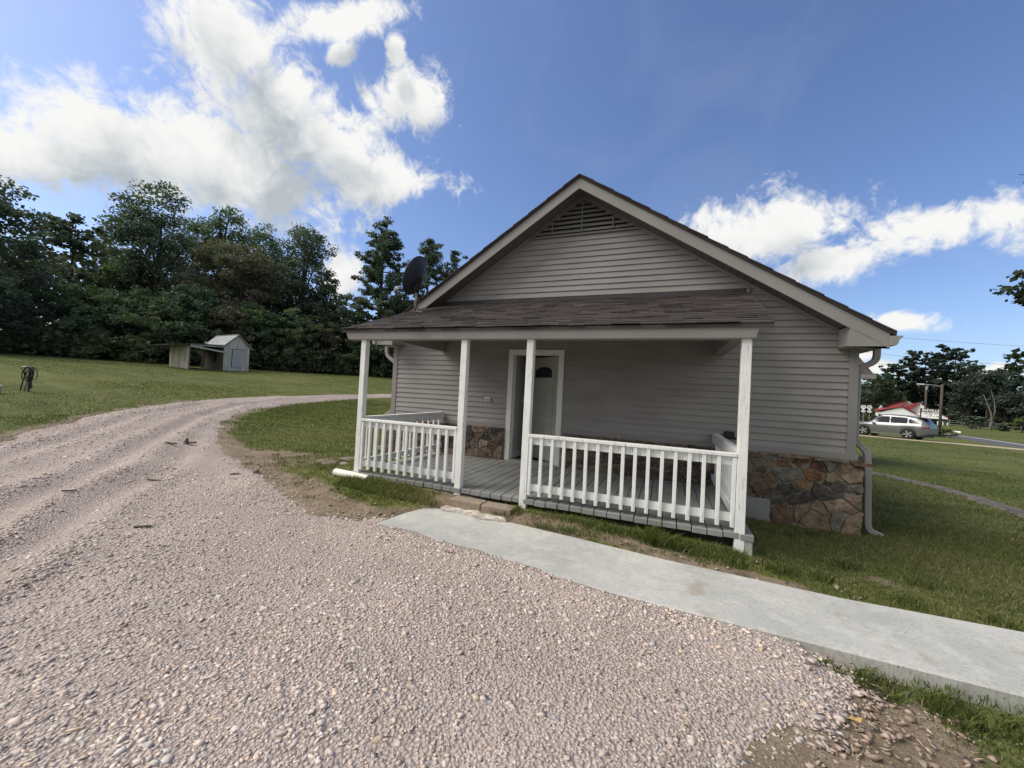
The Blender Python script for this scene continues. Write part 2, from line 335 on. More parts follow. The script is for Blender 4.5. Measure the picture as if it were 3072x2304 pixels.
OUTER = [(8.5, -14), (-2, -13), (-6, -7.5), (-6.4, -4.6), (-7.14, -3.75), (-8.23, -2.99), (-9.16, -2.15), (-10.47, -1.02), (-11.38, .16), (-12.31, 1.92), (-12.91, 3.95), (-12.95, 6.08), (-12.36, 9.49), (-11.63, 12.45), (-10, 17), (-7, 22)]
INNER = [(8.6, -7.5), (6.0, -7.0), (5.0, -5.9), (4.68, -5.05), (4.88, -4.6), (5.2, -4.25), (5.42, -3.98), (5.3, -3.80), (5.1, -3.6), (3.9, -3.55), (3.06, -3.45), (1.9, -3.3), (1.4, -3.35), (1.2, -3.5), (.74, -3.5), (.14, -3.35), (-.51, -3.12), (-1.49, -2.76), (-2.67, -2.27), (-3.85, -1.78), (-5.15, -1.14), (-6.37, -.44), (-7.7, .51), (-9.01, 1.82), (-9.86, 3.23), (-10.42, 4.62), (-10.73, 6.26), (-10.89, 8.05), (-10.39, 10.96), (-8.8, 15.5), (-6, 20)]
DRIVE = np.array(OUTER + INNER[::-1])
def inside(poly, x, y):
    c = np.zeros(np.shape(x), bool); j = len(poly) - 1
    for i in range(len(poly)):
        xi, yi = poly[i]; xj, yj = poly[j]
        c ^= ((yi > y) != (yj > y)) & (x < (xj - xi) * (y - yi) / (yj - yi + 1e-12) + xi); j = i
    return c
def pdist(poly, x, y, closed=True):
    d = np.full(np.shape(x), 1e9); n = len(poly)
    for i in range(n if closed else n - 1):
        ax, ay = poly[i]; bx, by = poly[(i + 1) % n]; ux, uy = bx - ax, by - ay
        t = np.clip(((x - ax) * ux + (y - ay) * uy) / (ux * ux + uy * uy + 1e-12), 0, 1); d = np.minimum(d, np.hypot(x - ax - t * ux, y - ay - t * uy))
    return d
def sdrive(x, y):
    """signed distance to the edge of the gravel, positive inside, with a ragged rim"""
    d = pdist(DRIVE, x, y); s = np.where(inside(DRIVE, x, y), d, -d)
    return s + (fbm(np.asarray(x) * 2.2, np.asarray(y) * 2.2) - .5) * .35
SLAB = [(1.42, -3.50), (1.46, -3.05), (1.54, -2.80), (1.68, -2.70), (1.9, -2.665), (2.6, -2.69), (3.5, -2.79), (4.38, -2.91), (5.66, -2.99), (6.75, -2.95), (11, -2.9), (11, -3.86), (6.2, -3.84), (4.77, -3.8), (3.91, -3.78), (3.06, -3.67), (2.2, -3.56)]
def dirtf(x, y):
    x = np.asarray(x, float); y = np.asarray(y, float)
    e = lambda cx, cy, a, b: np.exp(-(((x - cx) / a) ** 2 + ((y - cy) / b) ** 2))
    d = .60 * e(-1.6, -1.5, 1.9, .75) + .66 * e(-.2, -3.0, 1.4, .5) + .62 * e(-3.0, -1.6, 1.2, .5) + 1.0 * e(1.6, -2.5, .7, .35) + .5 * e(.8, -3.3, .6, .3)
    d = d - 1.0 * e(.75, -2.65, .75, .33) - .35 * e(-2.3, -1.5, .6, .3)
    far = np.interp(x, [1.5, 3.5, 5.7, 7.5], [-2.62, -2.72, -3.02, -2.95])
    d = d + .95 * np.exp(-(((y - far - .1) / .17) ** 2)) * sst(1.3, 2, x) * sst(6.6, 5.3, x)
    d = d + 1.2 * e(5.35, -4.9, .6, .8) + .8 * e(5.0, -5.6, .7, .6) - .5 * np.exp(-(((y + 4.05) / .2) ** 2)) * sst(5.2, 5.7, x)
    d = d + .55 * e(6.1, -2.2, .8, .25) + .4 * e(5.9, -1.0, .6, .5)
    s = sdrive(x, y); d = d + .8 * np.exp(-((s + .1) / .3) ** 2)
    return d
def axis(fine0, fine1, step, lo, hi, gmax):
    a = list(np.arange(fine0, fine1, step)); s = step; v = fine0; left = []
    while v > lo: s = min(s * 1.12, gmax); v -= s; left.append(v)
    s = step; v = a[-1]; right = []
    while v < hi: s = min(s * 1.12, gmax); v += s; right.append(v)
    return np.array(left[::-1] + a + right)
xs = axis(-7, 9, .1, -900, 900, 60); ys = axis(-7, 1.2, .1, -900, 900, 60)
X, Y = np.meshgrid(xs, ys); Z = H(X, Y) + (fbm(X * 1.7, Y * 1.7) - .5) * .05 + (fbm(X * .35, Y * .35) - .5) * .12 * sst(9, 25, np.hypot(X - 4.3, Y + 6.9))
nx, ny = len(xs), len(ys); idx = np.arange(nx * ny).reshape(ny, nx)
sd_ = sdrive(X, Y); Z -= .14 * sst(.05, .5, sd_)
Z -= .10 * inside(SLAB, X, Y)
DM = np.clip(dirtf(X, Y), 0, 1)
quad = lambda I: np.stack([I[:-1, :-1], I[:-1, 1:], I[1:, 1:], I[1:, :-1]], -1).reshape(-1, 4)
g = fast_mesh('ground', np.stack([X, Y, Z], -1).reshape(-1, 3), quad(idx), GROUND, np.stack([DM.ravel()] * 3, -1), None, True); tag(g, kind='structure')

# gravel drive: its own sheet, rim sunk under the soil
def rut(x, y):
    z = 0 * x
    for pl, a in (([(-1.2, -5.6), (-2.3, -5.0), (-3.2, -4.2), (-4.1, -3.4), (-5.95, -2.0), (-8.87, .5), (-10.9, 3.0), (-11.7, 6), (-11.5, 10)], .05), ([(.0, -5.9), (-1.6, -4.6), (-3.3, -3.0), (-5.5, -1.3), (-8, .9), (-9.9, 3.2)], .035), ([(-3.5, -6), (-5, -4.5), (-7, -2.8), (-9.8, -.6), (-11.4, 2)], .04)):
        d = pdist(pl, x, y, False); z = z - a * np.exp(-(d / .16) ** 2) + a * .8 * np.exp(-((d - .34) / .14) ** 2)
    return z
gx = axis(-13.4, 8.7, .085, -13.5, 8.8, .1); gy = axis(-8, 3, .085, -14, 22, .3); GX, GY = np.meshgrid(gx, gy); sdv = sdrive(GX, GY)
def hdrive(x, y, s): return H(x, y) + .028 * sst(-.02, .25, s) + (fbm(x * 1.1, y * 1.1) - .5) * .05 * sst(0, .5, s) + rut(x, y) * sst(.1, .6, s) - .004 + .02 * (fbm(x * 5, y * 5) - .5) * sst(0, .3, s)
GZ = hdrive(GX, GY, sdv) - .2 * sst(.0, -.3, sdv) + (.022 * np.exp(-(pdist(SLAB, GX, GY) / .3) ** 2) * (GY < -3.3) * (GX < 5.2) - .10 * sst(.03, .16, pdist(SLAB, GX, GY)) * inside(SLAB, GX, GY))
keep = sdv > -.2; I = np.arange(GX.size).reshape(GX.shape); fk = (keep[:-1, :-1] & keep[:-1, 1:] & keep[1:, 1:] & keep[1:, :-1]).ravel()
dr = fast_mesh('driveway', np.stack([GX, GY, GZ], -1).reshape(-1, 3), quad(I)[fk], GRAVEL, None, None, True); tag(dr, kind='structure')

# concrete walk
mb = MB(); zt = -.192
n_ = len(SLAB); top = [(x, y, zt) for x, y in SLAB]
inn = []
cxs = [sum(p[0] for p in SLAB) / n_, sum(p[1] for p in SLAB) / n_]
for i in range(n_):
    a, b, c = Vector(SLAB[i - 1]), Vector(SLAB[i]), Vector(SLAB[(i + 1) % n_]); t = ((b - a).normalized() + (c - b).normalized()).normalized(); nrm = Vector((t.y, -t.x)); inn.append((b.x + nrm.x * .012, b.y + nrm.y * .012, zt))
rim = [(x, y, zt - .012) for x, y in SLAB]; bot = [(x, y, zt - .16) for x, y in SLAB]
mb.mesh(inn + rim + bot, [tuple(range(n_))] + [(i, (i + 1) % n_, n_ + (i + 1) % n_, n_ + i) for i in range(n_)] + [(n_ + i, n_ + (i + 1) % n_, 2 * n_ + (i + 1) % n_, 2 * n_ + i) for i in range(n_)])
tag(mb.build('walkway', CONC), kind='structure')

def strip(name, center, widths, mat, dz, ragged=0.0, sub=14):
    c = np.array(center, float); t = np.linspace(0, len(c) - 1, (len(c) - 1) * sub + 1); cx = np.interp(t, range(len(c)), c[:, 0]); cy = np.interp(t, range(len(c)), c[:, 1]); w = np.interp(t, range(len(c)), widths)
    tx = np.gradient(cx); ty = np.gradient(cy); l = np.hypot(tx, ty); nx_, ny_ = -ty / l, tx / l; K = 7; u = np.linspace(-.5, .5, K)
    off = u[None, :] * w[:, None]; off = off + ragged * (fbm(cx * 3, cy * 3)[:, None] - .5) * np.abs(u)[None, :] * 2
    x = cx[:, None] + nx_[:, None] * off; y = cy[:, None] + ny_[:, None] * off; z = H(x, y) + dz - (np.abs(u)[None, :] > .49) * .05
    I = np.arange(x.size).reshape(x.shape); o = fast_mesh(name, np.stack([x, y, z], -1).reshape(-1, 3), quad(I), mat, None, None, True); return tag(o, kind='structure')
PATHM = m_vertex('x', 1); bpy.data.materials.remove(PATHM)
PATHM = M('worn_path_grit', (.13, .115, .10), .95, .45, 7, .7, 40)
strip('path', [(9.3, 7.6), (9.65, 6.8), (10.0, 6.0), (10.28, 5.0), (10.35, 3.9), (10.2, 2.8), (9.95, 1.6), (9.6, .3)], [.42] * 8, PATHM, .035, .3)
strip('verge', [(12, 39), (17, 36.2), (20.3, 33.3), (22.6, 31.9), (24.6, 31.6), (26.2, 31.0), (27.4, 30.4), (28.6, 29.2)], [.9, .9, .9, 1.1, 1.7, 1.8, 1.8, 1.6], M('tan_grit', (.36, .30, .22), .95, .2, 3), .05, .25)
ROADC = [(26.5, 8), (28.0, 20), (29.6, 31), (30.8, 38), (31.7, 43), (32.2, 48), (32.5, 54), (32.6, 66), (32, 90)]
strip('road', ROADC, [4.1] * 9, m_asph(), .04)
rc = np.array(ROADC); strip('road_line', [(x + .75, y - .1) for x, y in ROADC], [.16] * 9, M('road_paint', (.55, .55, .52), .8, .1), .052)

# ------------------------------------------------------------------ HOUSE
house = thing('house', 'taupe clapboard house with stone base and a shingled front porch', 'house')
XL, XR, XC, MS = -1.26, 6.80, 2.77, .65        # wall corners, ridge x, roof slope
ZS = .68; DEPTH = 12.5; D0 = 2.368             # sill height, house depth, porch depth
SOF = lambda x: 4.93 - MS * abs(x - XC)        # soffit plane
dl, DW, DH = 1.466, 1.09, 2.13
# front clapboards
mb = MB(); z = ZS; k = 0; C4 = .1016
def seg(x0, x1, z0, z1, z0c=None):
    mb.mesh([(x0, -.02, z0), (x1, -.02, z0), (x1, -.006, z1), (x0, -.006, z1), (x0, -.004, z0), (x1, -.004, z0)], [(0, 1, 2, 3), (4, 5, 1, 0)])
VX0, VX1, VZ = 1.72, 3.82, 4.27
rng = random.Random(4)
while z < 4.9:
    z1 = min(z + C4, 4.93); zm = z1
    hw = max(0, (4.93 - z) / MS); hw1 = max(0.0, (4.93 - z1) / MS); xa, xb = max(XL, XC - hw), min(XR, XC + hw); xa1, xb1 = max(XL, XC - hw1), min(XR, XC + hw1)
    if z > VZ - .12: break
    def trap(p, q, p1, q1):
        mb.mesh([(p, -.025, z), (q, -.025, z), (q1, -.006, z1), (p1, -.006, z1), (p, -.004, z), (q, -.004, z)], [(0, 1, 2, 3), (4, 5, 1, 0)])
    if z < DH - .02:
        trap(xa, dl, xa1, dl); trap(dl + DW, xb, dl + DW, xb1)
    else: trap(xa, xb, xa1, xb1)
    z = z1; k += 1
for _ in range(26):
    kk = rng.randrange(2, 34); zz = ZS + kk * C4; xx = rng.uniform(XL + .3, XR - .3)
    if zz > 4.1 or abs(xx - XC) > (4.93 - zz) / MS - .3 or (dl - .1 < xx < dl + DW + .1 and zz < 2.2): continue
    mb.hexa([(xx, -.0275, zz + .002), (xx + .5, -.0258, zz + .002), (xx + .5, -.0245, zz + .002), (xx, -.024, zz + .002), (xx, -.0095, zz + .098), (xx + .5, -.0075, zz + .098), (xx + .5, -.006, zz + .098), (xx, -.006, zz + .098)]) if xx + .5 < min(XR - .1, XC + (4.93 - zz) / MS - .2) and not (xx < dl < xx + .5 and zz < 2.2) else None
mb.build('siding', SIDING, house)
ztop = z
# wall core behind the boards, side and rear walls
mb = MB(); yb = .0
mb.face([(XL + .03, yb, ZS), (dl + .08, yb, ZS), (dl + .08, yb, 2.06), (XL + .03, yb, 2.06)]); mb.face([(dl + DW - .08, yb, ZS), (XR - .03, yb, ZS), (XR - .03, yb, 2.06), (dl + DW - .08, yb, 2.06)])
mb.face([(XL + .03, yb, 2.061), (XR - .03, yb, 2.061), (XR - .03, yb, 2.3), (XC, yb, 4.9), (XL + .03, yb, 2.3)])
for sx, xx in ((-1, XL), (1, XR)):
    z = ZS
    while z < 2.3:
        mb.mesh([(xx + sx * .02, .0, z), (xx + sx * .02, DEPTH, z), (xx + sx * .006, DEPTH, z + C4), (xx + sx * .006, 0, z + C4), (xx, 0, z), (xx, DEPTH, z)], [(0, 1, 2, 3), (4, 5, 1, 0)]); z += C4
mb.face([(XL, DEPTH, -.5), (XR, DEPTH, -.5), (XR, DEPTH, 2.3), (XC, DEPTH, 4.9), (XL, DEPTH, 2.3)])
mb.build('wall', SIDING, house)
mb = MB()   # corner posts, sill band
mb.box(XL - .022, XL + .085, -.03, .07, ZS, SOF(XL) - .01); mb.box(XR - .085, XR + .022, -.03, .07, ZS, SOF(XR) - .01)
for a, b in ((XL - .04, dl - .0), (dl + DW, XR + .045)): mb.box(a, b, -.045, .03, ZS - .075, ZS + .004)
for sx, xx in ((-1, XL), (1, XR)): mb.box(min(xx, xx + sx * .045), max(xx, xx + sx * .045), .032, DEPTH, ZS - .075, ZS + .004)
for s_ in (-1, 1):   # J-channel along the rake
    a = (XC + s_ * 4.02, -.018, SOF(XC + 4.02) - .025); b = (XC, -.018, 4.93 - .025); mb.bar(a, b, .03, .045)
mb.build('corner_trim', TRIM, house)
# gable vent
mb = MB(); z = VZ + .0; mb.face([(VX0 - .05, -.012, ztop), (VX1 + .05, -.012, ztop), (XC + .02, -.012, 4.92), (XC - .02, -.012, 4.92)])
vent = mb.build('gable_vent', DARK, house)
mb = MB(); z = ztop
mb.box(XC - (4.93 - z) / MS + .02, XC + (4.93 - z) / MS - .02, -.045, -.014, z - .004, z + .03); z += .045
while z < 4.84:
    hw = (4.93 - z) / MS - .01
    if hw > .06: mb.hexa([(XC - hw, -.065, z), (XC + hw, -.065, z), (XC + hw, -.055, z), (XC - hw, -.055, z), (XC - hw + .07, -.022, z + .068), (XC + hw - .07, -.022, z + .068), (XC + hw - .07, -.014, z + .068), (XC - hw + .07, -.014, z + .068)])
    z += .083
for s_ in (-1, 1): mb.bar((XC + s_ * 1.0, -.045, VZ + .02), (XC, -.045, 4.93 - .02), .05, .025)
for x in (XC - .55, XC, XC + .55): mb.bar((x, -.072, VZ + .03), (x, -.072, 4.86 - abs(x - XC) * MS), .016, .012)
mb.build('louver', M('louver_taupe', (.20, .187, .186), .6, .05), vent)
# rake boards, soffit, box returns
OY = .40; EX = 4.23
mb = MB()
for s_ in (-1, 1):
    xe = XC + s_ * EX; ze = 5.085 - MS * EX
    p = [(XC, -OY, 5.085), (xe, -OY, ze), (xe, -OY, ze - .20), (XC, -OY, 5.085 - .185)]
    mb.prism(p if s_ > 0 else p, (0, .025, 0))
    xi = XC + s_ * 3.81                         # pork-chop return
    zb = 2.165; zi = 5.085 - .185 - MS * 3.81
    mb.prism([(xi, -OY + .003, zb), (xe, -OY + .003, zb), (xe, -OY + .003, ze - .205), (xi, -OY + .003, zi + .008)], (0, .02, 0))
    a, b = sorted((xi, xi + s_ * .02)); mb.box(a, b, -OY + .025, -.03, zb, zi + .02)
    a, b = sorted((xe, xe - s_ * .02)); mb.box(a, b, -OY + .026, DEPTH, zb, ze - .0)
    a, b = sorted((xi, xe - s_ * .021)); mb.box(a, b, -OY + .024, -.01, zb - .004, zb + .012)
    a, b = sorted((XC + s_ * 4.035, xe - s_ * .021)); mb.box(a, b, -.008, DEPTH, zb - .002, zb + .01)
    mb.bar((xi + s_ * .06, -OY - .0015, zi - .035), (xe - s_ * .08, -OY - .0015, zb + .05), .004, .004)
mb.build('fascia', FASCIA, house)
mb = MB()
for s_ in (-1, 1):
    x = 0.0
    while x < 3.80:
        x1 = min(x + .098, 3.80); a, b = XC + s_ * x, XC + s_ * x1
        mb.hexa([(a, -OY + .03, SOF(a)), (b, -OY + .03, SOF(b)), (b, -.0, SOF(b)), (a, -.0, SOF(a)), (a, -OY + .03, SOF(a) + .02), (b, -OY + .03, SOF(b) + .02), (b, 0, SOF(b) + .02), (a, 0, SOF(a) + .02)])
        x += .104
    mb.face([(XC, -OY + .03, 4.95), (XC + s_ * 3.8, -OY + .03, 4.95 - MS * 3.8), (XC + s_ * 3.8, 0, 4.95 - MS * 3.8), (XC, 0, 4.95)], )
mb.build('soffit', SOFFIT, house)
# main roof
mb = MB()
for s_ in (-1, 1):
    xe = XC + s_ * 4.285; z0 = 5.13; ze = z0 - MS * 4.285
    mb.hexa([(XC, -OY - .03, z0 - .045), (xe, -OY - .03, ze - .045), (xe, DEPTH + .3, ze - .045), (XC, DEPTH + .3, z0 - .045), (XC, -OY - .03, z0), (xe, -OY - .03, ze), (xe, DEPTH + .3, ze), (XC, DEPTH + .3, z0)], (.055, .045, .045))
    x = 0
    while x < 4.2:      # shingle tabs seen at the rake edge
        w = .26 + rng.random() * .08; a = XC + s_ * x; b = XC + s_ * min(x + w, 4.285); o = rng.random() * .012
        za, zb_ = z0 - MS * x, z0 - MS * min(x + w, 4.285)
        mb.hexa([(a, -OY - .038 - o, za - .02), (b, -OY - .038 - o, zb_ - .006), (b, 1.2, zb_ - .006), (a, 1.2, za - .02), (a, -OY - .038 - o, za + .004), (b, -OY - .038 - o, zb_ + .018), (b, 1.2, zb_ + .018), (a, 1.2, za + .004)], (.05, .042, .042)); x += w * .98
mb.build('roof', SHING, house)
# gutters and downspouts
def gutter(xe, s_):
    mb = MB(); z = 2.30; pr = [(0, z), (0, z - .125), (.055, z - .125), (.075, z - .10), (.085, z - .05), (.115, z - .02), (.125, z)]
    mb.prism([(xe + s_ * a, -OY - .03, b) for a, b in pr], (0, DEPTH + .4, 0)); return mb
gutter(XC + EX, 1).build('gutter', FASCIA, house); gutter(XC - EX, -1).build('gutter', FASCIA, house)
def spout(pts, rib, w=.075, t=.055):
    mb = MB(); P = [Vector(p) for p in pts]
    Q = [P[0]]
    for i in range(1, len(P)):
        n = 6 if i in rib else 1
        for j in range(1, n + 1): Q.append(P[i - 1].lerp(P[i], j / n))
    S2 = Q[:]
    for _ in range(3):
        S2 = [S2[0]] + [(S2[i - 1] + S2[i] * 2 + S2[i + 1]) / 4 for i in range(1, len(S2) - 1)] + [S2[-1]]
    vs = []; fs = []; n = len(S2)
    for i, p in enumerate(S2):
        d = (S2[min(i + 1, n - 1)] - S2[max(i - 1, 0)]).normalized(); yv = Vector((0, 1, 0)); x = d.cross(yv).normalized(); y = yv - d * d.dot(yv); y.normalize()
        bend = abs((S2[min(i + 1, n - 1)] - p).normalized().dot((p - S2[max(i - 1, 0)]).normalized())) < .999 if 0 < i < n - 1 else False
        k = (1.08 if i % 2 else .94) if bend else 1.0
        for a, b in ((-1, -.75), (-.75, -1), (-.2, -1), (-.15, -.88), (.15, -.88), (.2, -1), (.75, -1), (1, -.75), (1, .75), (.75, 1), (-.75, 1), (-1, .75)): vs.append(p + x * a * w / 2 * k + y * b * t / 2 * k)
    m = 12
    for i in range(n - 1):
        for j in range(m): fs.append((i * m + j, i * m + (j + 1) % m, (i + 1) * m + (j + 1) % m, (i + 1) * m + j))
    fs.append(tuple(range((n - 1) * m, n * m))); mb.mesh(vs, fs); return mb
SPOUT = M('taupe_downspout', (.30, .285, .275), .42, .05, 2)
yd = .12
spout([(7.075, yd, 2.2), (7.075, yd, 2.10), (7.065, yd, 2.04), (7.03, yd, 1.995), (6.92, yd, 1.93), (6.875, yd, 1.89), (6.862, yd, 1.82), (6.862, yd, 1.5), (6.858, yd, .95), (6.865, yd, .88), (6.90, yd, .82), (6.98, yd, .745), (7.008, yd, .69), (7.012, yd, .62), (7.03, yd, -.27), (7.04, yd, -.35), (7.075, yd, -.40), (7.20, yd, -.45)], (1, 2, 3, 4, 5, 6, 9, 10, 11, 12, 13, 15, 16, 17), .078, .06).build('downspout', SPOUT, house)
spout([(-1.60, yd, 2.2), (-1.60, yd, 2.08), (-1.58, yd, 2.0), (-1.50, yd, 1.93), (-1.40, yd, 1.87), (-1.335, yd, 1.82), (-1.325, yd, 1.74), (-1.325, yd, .9), (-1.34, yd, .78), (-1.38, yd, .72), (-1.5, yd, .655), (-1.54, yd, .55), (-1.545, yd, -.02), (-1.6, yd, -.1), (-1.75, yd, -.13)], (1, 2, 3, 4, 5, 6, 8, 9, 10, 11, 13, 14), .078, .06).build('downspout', SPOUT, house)

# field-stone base: individual stones from Voronoi cells
def clip(poly, p, q, wd=0.0):
    """keep the half plane nearer to p than q"""
    nx_, ny_ = q[0] - p[0], q[1] - p[1]; t0 = min(.72, max(.28, .5 + wd)); mx, my = p[0] + nx_ * t0, p[1] + ny_ * t0; out = []
    f = lambda a: (a[0] - mx) * nx_ + (a[1] - my) * ny_
    for i in range(len(poly)):
        a, b = poly[i], poly[(i + 1) % len(poly)]; fa, fb = f(a), f(b)
        if fa <= 0: out.append(a)
        if fa * fb < 0: t = fa / (fa - fb); out.append((a[0] + (b[0] - a[0]) * t, a[1] + (b[1] - a[1]) * t))
    return out
def stones(mb, seeds, x0, x1, z0, z1, place, stretch=1.6, gap=.014, rs=None, depth=(.02, .055)):
    rs = rs or random.Random(1); S_ = [(s[0] / stretch, s[1]) for s in seeds]; wts = [rs.uniform(-.13, .13) for _ in seeds]
    for i, s in enumerate(S_):
        poly = [(x0 / stretch, z0), (x1 / stretch, z0), (x1 / stretch, z1), (x0 / stretch, z1)]
        for j, t in enumerate(S_):
            if i != j: poly = clip(poly, s, t, wts[i] - wts[j])
            if len(poly) < 3: break
        if len(poly) < 3: continue
        P = [(a * stretch, b) for a, b in poly]; cx = sum(a for a, b in P) / len(P); cz = sum(b for a, b in P) / len(P)
        ring = []
        for k in range(len(P)):
            a, b = P[k], P[(k + 1) % len(P)]; L_ = math.hypot(b[0] - a[0], b[1] - a[1]); m = max(1, int(L_ / .04))
            for q in range(m): ring.append((a[0] + (b[0] - a[0]) * q / m, a[1] + (b[1] - a[1]) * q / m))
        ring = [(a + rs.gauss(0, .006), b + rs.gauss(0, .006)) for a, b in ring]
        for _ in range(0): ring = [((ring[k - 1][0] + 2 * ring[k][0] + ring[(k + 1) % len(ring)][0]) / 4, (ring[k - 1][1] + 2 * ring[k][1] + ring[(k + 1) % len(ring)][1]) / 4) for k in range(len(ring))]
        def inset(ring, g, jit):
            o = []
            for a, b in ring:
                d = math.hypot(a - cx, b - cz) + 1e-6; k = max(.25, (d - g) / d); j = rs.gauss(0, jit); o.append((cx + (a - cx) * (k + j), cz + (b - cz) * (k + j)))
            return o
        dp = rs.uniform(*depth); r1 = inset(ring, gap, .03); r2 = [(cx + (a - cx) * .93, cz + (b - cz) * .9) for a, b in r1]; r3 = [(cx + (a - cx) * .5, cz + (b - cz) * .5) for a, b in r1]
        n = len(ring); tx, tz = rs.uniform(-.06, .06), rs.uniform(-.08, .08)
        vs = [place(a, b, 0) for a, b in r1] + [place(a, b, dp * .75 + rs.gauss(0, .003)) for a, b in r1] + [place(a, b, dp + (a - cx) * tx + (b - cz) * tz + rs.gauss(0, .003)) for a, b in r2] + [place(a, b, dp * 1.12 + (a - cx) * tx + (b - cz) * tz + rs.gauss(0, .004)) for a, b in r3] + [place(cx, cz, dp * 1.1)]
        fs = [(q * n + k, q * n + (k + 1) % n, (q + 1) * n + (k + 1) % n, (q + 1) * n + k) for q in range(3) for k in range(n)] + [(3 * n + k, 3 * n + (k + 1) % n, 4 * n) for k in range(n)]
        c = seeds[i][2] if len(seeds[i]) > 2 else rs.choice(PAL); kk = rs.uniform(.85, 1.15); mb.mesh(vs, fs, tuple(v * kk for v in c))
PAL = [(.13, .09, .065), (.10, .075, .065), (.155, .115, .085), (.09, .07, .062), (.18, .135, .10), (.12, .08, .068), (.16, .135, .115), (.10, .09, .082), (.20, .16, .135)]
rust, dkred, grey, dkgrey, ochre, pink, tan, brown = (.21, .11, .058), (.145, .076, .056), (.20, .175, .15), (.095, .083, .073), (.215, .145, .078), (.29, .21, .16), (.26, .195, .135), (.155, .106, .075)
def zp(u, v):   # stone centres read off the corner
    return (5.52 + (u / 1866.0) * 1.84, .62 - (v - 210 - u * .075) * .00088)
HAND = [(60, 300, brown), (220, 260, grey), (560, 285, tan), (1050, 312, grey), (1370, 345, brown), (80, 405, grey), (235, 330, grey), (235, 430, tan), (480, 450, rust), (680, 350, dkred), (690, 425, pink), (880, 415, dkred), (980, 385, grey), (820, 560, rust), (1230, 500, pink), (1060, 610, tan), (150, 540, brown), (90, 690, brown), (310, 680, brown), (480, 590, grey), (660, 760, ochre), (1090, 780, dkgrey), (1310, 800, grey), (1000, 890, dkgrey), (1310, 930, pink), (560, 895, dkgrey), (380, 1000, dkgrey), (650, 1010, dkgrey), (1100, 1090, pink), (900, 1165, tan), (480, 1150, brown), (850, 1225, tan), (1330, 1270, tan), (1130, 1215, grey), (700, 1140, tan), (160, 820, brown)]
mb = MB(); rs = random.Random(11)
seeds = [zp(u, v) + (c,) for u, v, c in HAND if True]
def autos(x0, x1, z0, z1, n, rs):
    out = []; tries = 0
    while len(out) < n and tries < 4000:
        tries += 1; p = (rs.uniform(x0, x1), rs.uniform(z0, z1))
        if all(((p[0] - q[0]) / 1.5) ** 2 + (p[1] - q[1]) ** 2 > (rs.uniform(.06, .14)) ** 2 for q in out): out.append(p)
    return out
front = lambda x, z, d: (x, -.045 - d, z)
stones(mb, seeds + [s for s in autos(5.1, 5.5, -.5, .6, 14, rs)], 5.1, 6.91, -.62, ZS - .075, front, 1.3, .011, rs, (.018, .045))
stones(mb, autos(2.6, 5.1, -.02, .6, 62, rs), dl + DW + .02, 5.1, -.05, ZS - .075, front, 1.5, .010, rs, (.018, .045))
side = lambda y, z, d: (6.845 + d, y, z)
stones(mb, autos(-.03, 4, -.7, .6, 70, rs), -.03, 4, -.8, ZS - .075, side, 1.5, .010, rs, (.018, .045))
found = mb.build('foundation', STONE, house)
MB().box(dl + DW + .005, 6.84, -.047, .2, -.75, ZS - .078).box(6.5, 6.845, .201, DEPTH, -.9, ZS - .078).build('mortar', MORTAR, found)
mb = MB()
stones(mb, autos(-1.3, 1.44, -.02, .6, 60, rs), -1.36, dl - .02, -.2, ZS - .075, front, 1.5, .010, rs, (.018, .045))
side2 = lambda y, z, d: (-1.30 - d, y, z)
stones(mb, autos(0, 4, -.2, .6, 60, rs), -.0, 4, -.3, ZS - .075, side2, 1.5, .010, rs, (.018, .045))
found2 = mb.build('foundation', STONE, house)
MB().box(-1.29, dl - .005, -.047, .2, -.6, ZS - .078).box(-1.3, -1.0, .201, DEPTH, -.5, ZS - .078).build('mortar', MORTAR, found2)
for x0, x1, zz, dp, c in ((6.74, 6.99, .565, .10, brown), (6.30, 6.73, .585, .10, grey), (5.85, 6.28, .592, .085, tan), (6.62, 6.95, -.46, .10, tan)):
    mb = MB(); r2 = random.Random(int(x0 * 100)); v = []
    for zz2 in (zz - .03, zz + .012):
        for a, b in ((x0, -.04), (x1, -.04), (x1 - .02, -.05 - dp), ((x0 + x1) / 2, -.06 - dp), (x0 + .03, -.045 - dp)): v.append((a + r2.gauss(0, .006), b + r2.gauss(0, .006), zz2 + r2.gauss(0, .004)))
    mb.mesh(v, [(4, 3, 2, 1, 0), (5, 6, 7, 8, 9)] + [(i, (i + 1) % 5, 5 + (i + 1) % 5, 5 + i) for i in range(5)], c); mb.build('ledge_stone', STONE, found)
# crawl-space panel in the stone base
mb = MB(); mb.box(5.36, 5.80, -.135, -.05, -.62, -.085); mb.build('access_panel', GREYPAINT, house, bevel=.006)

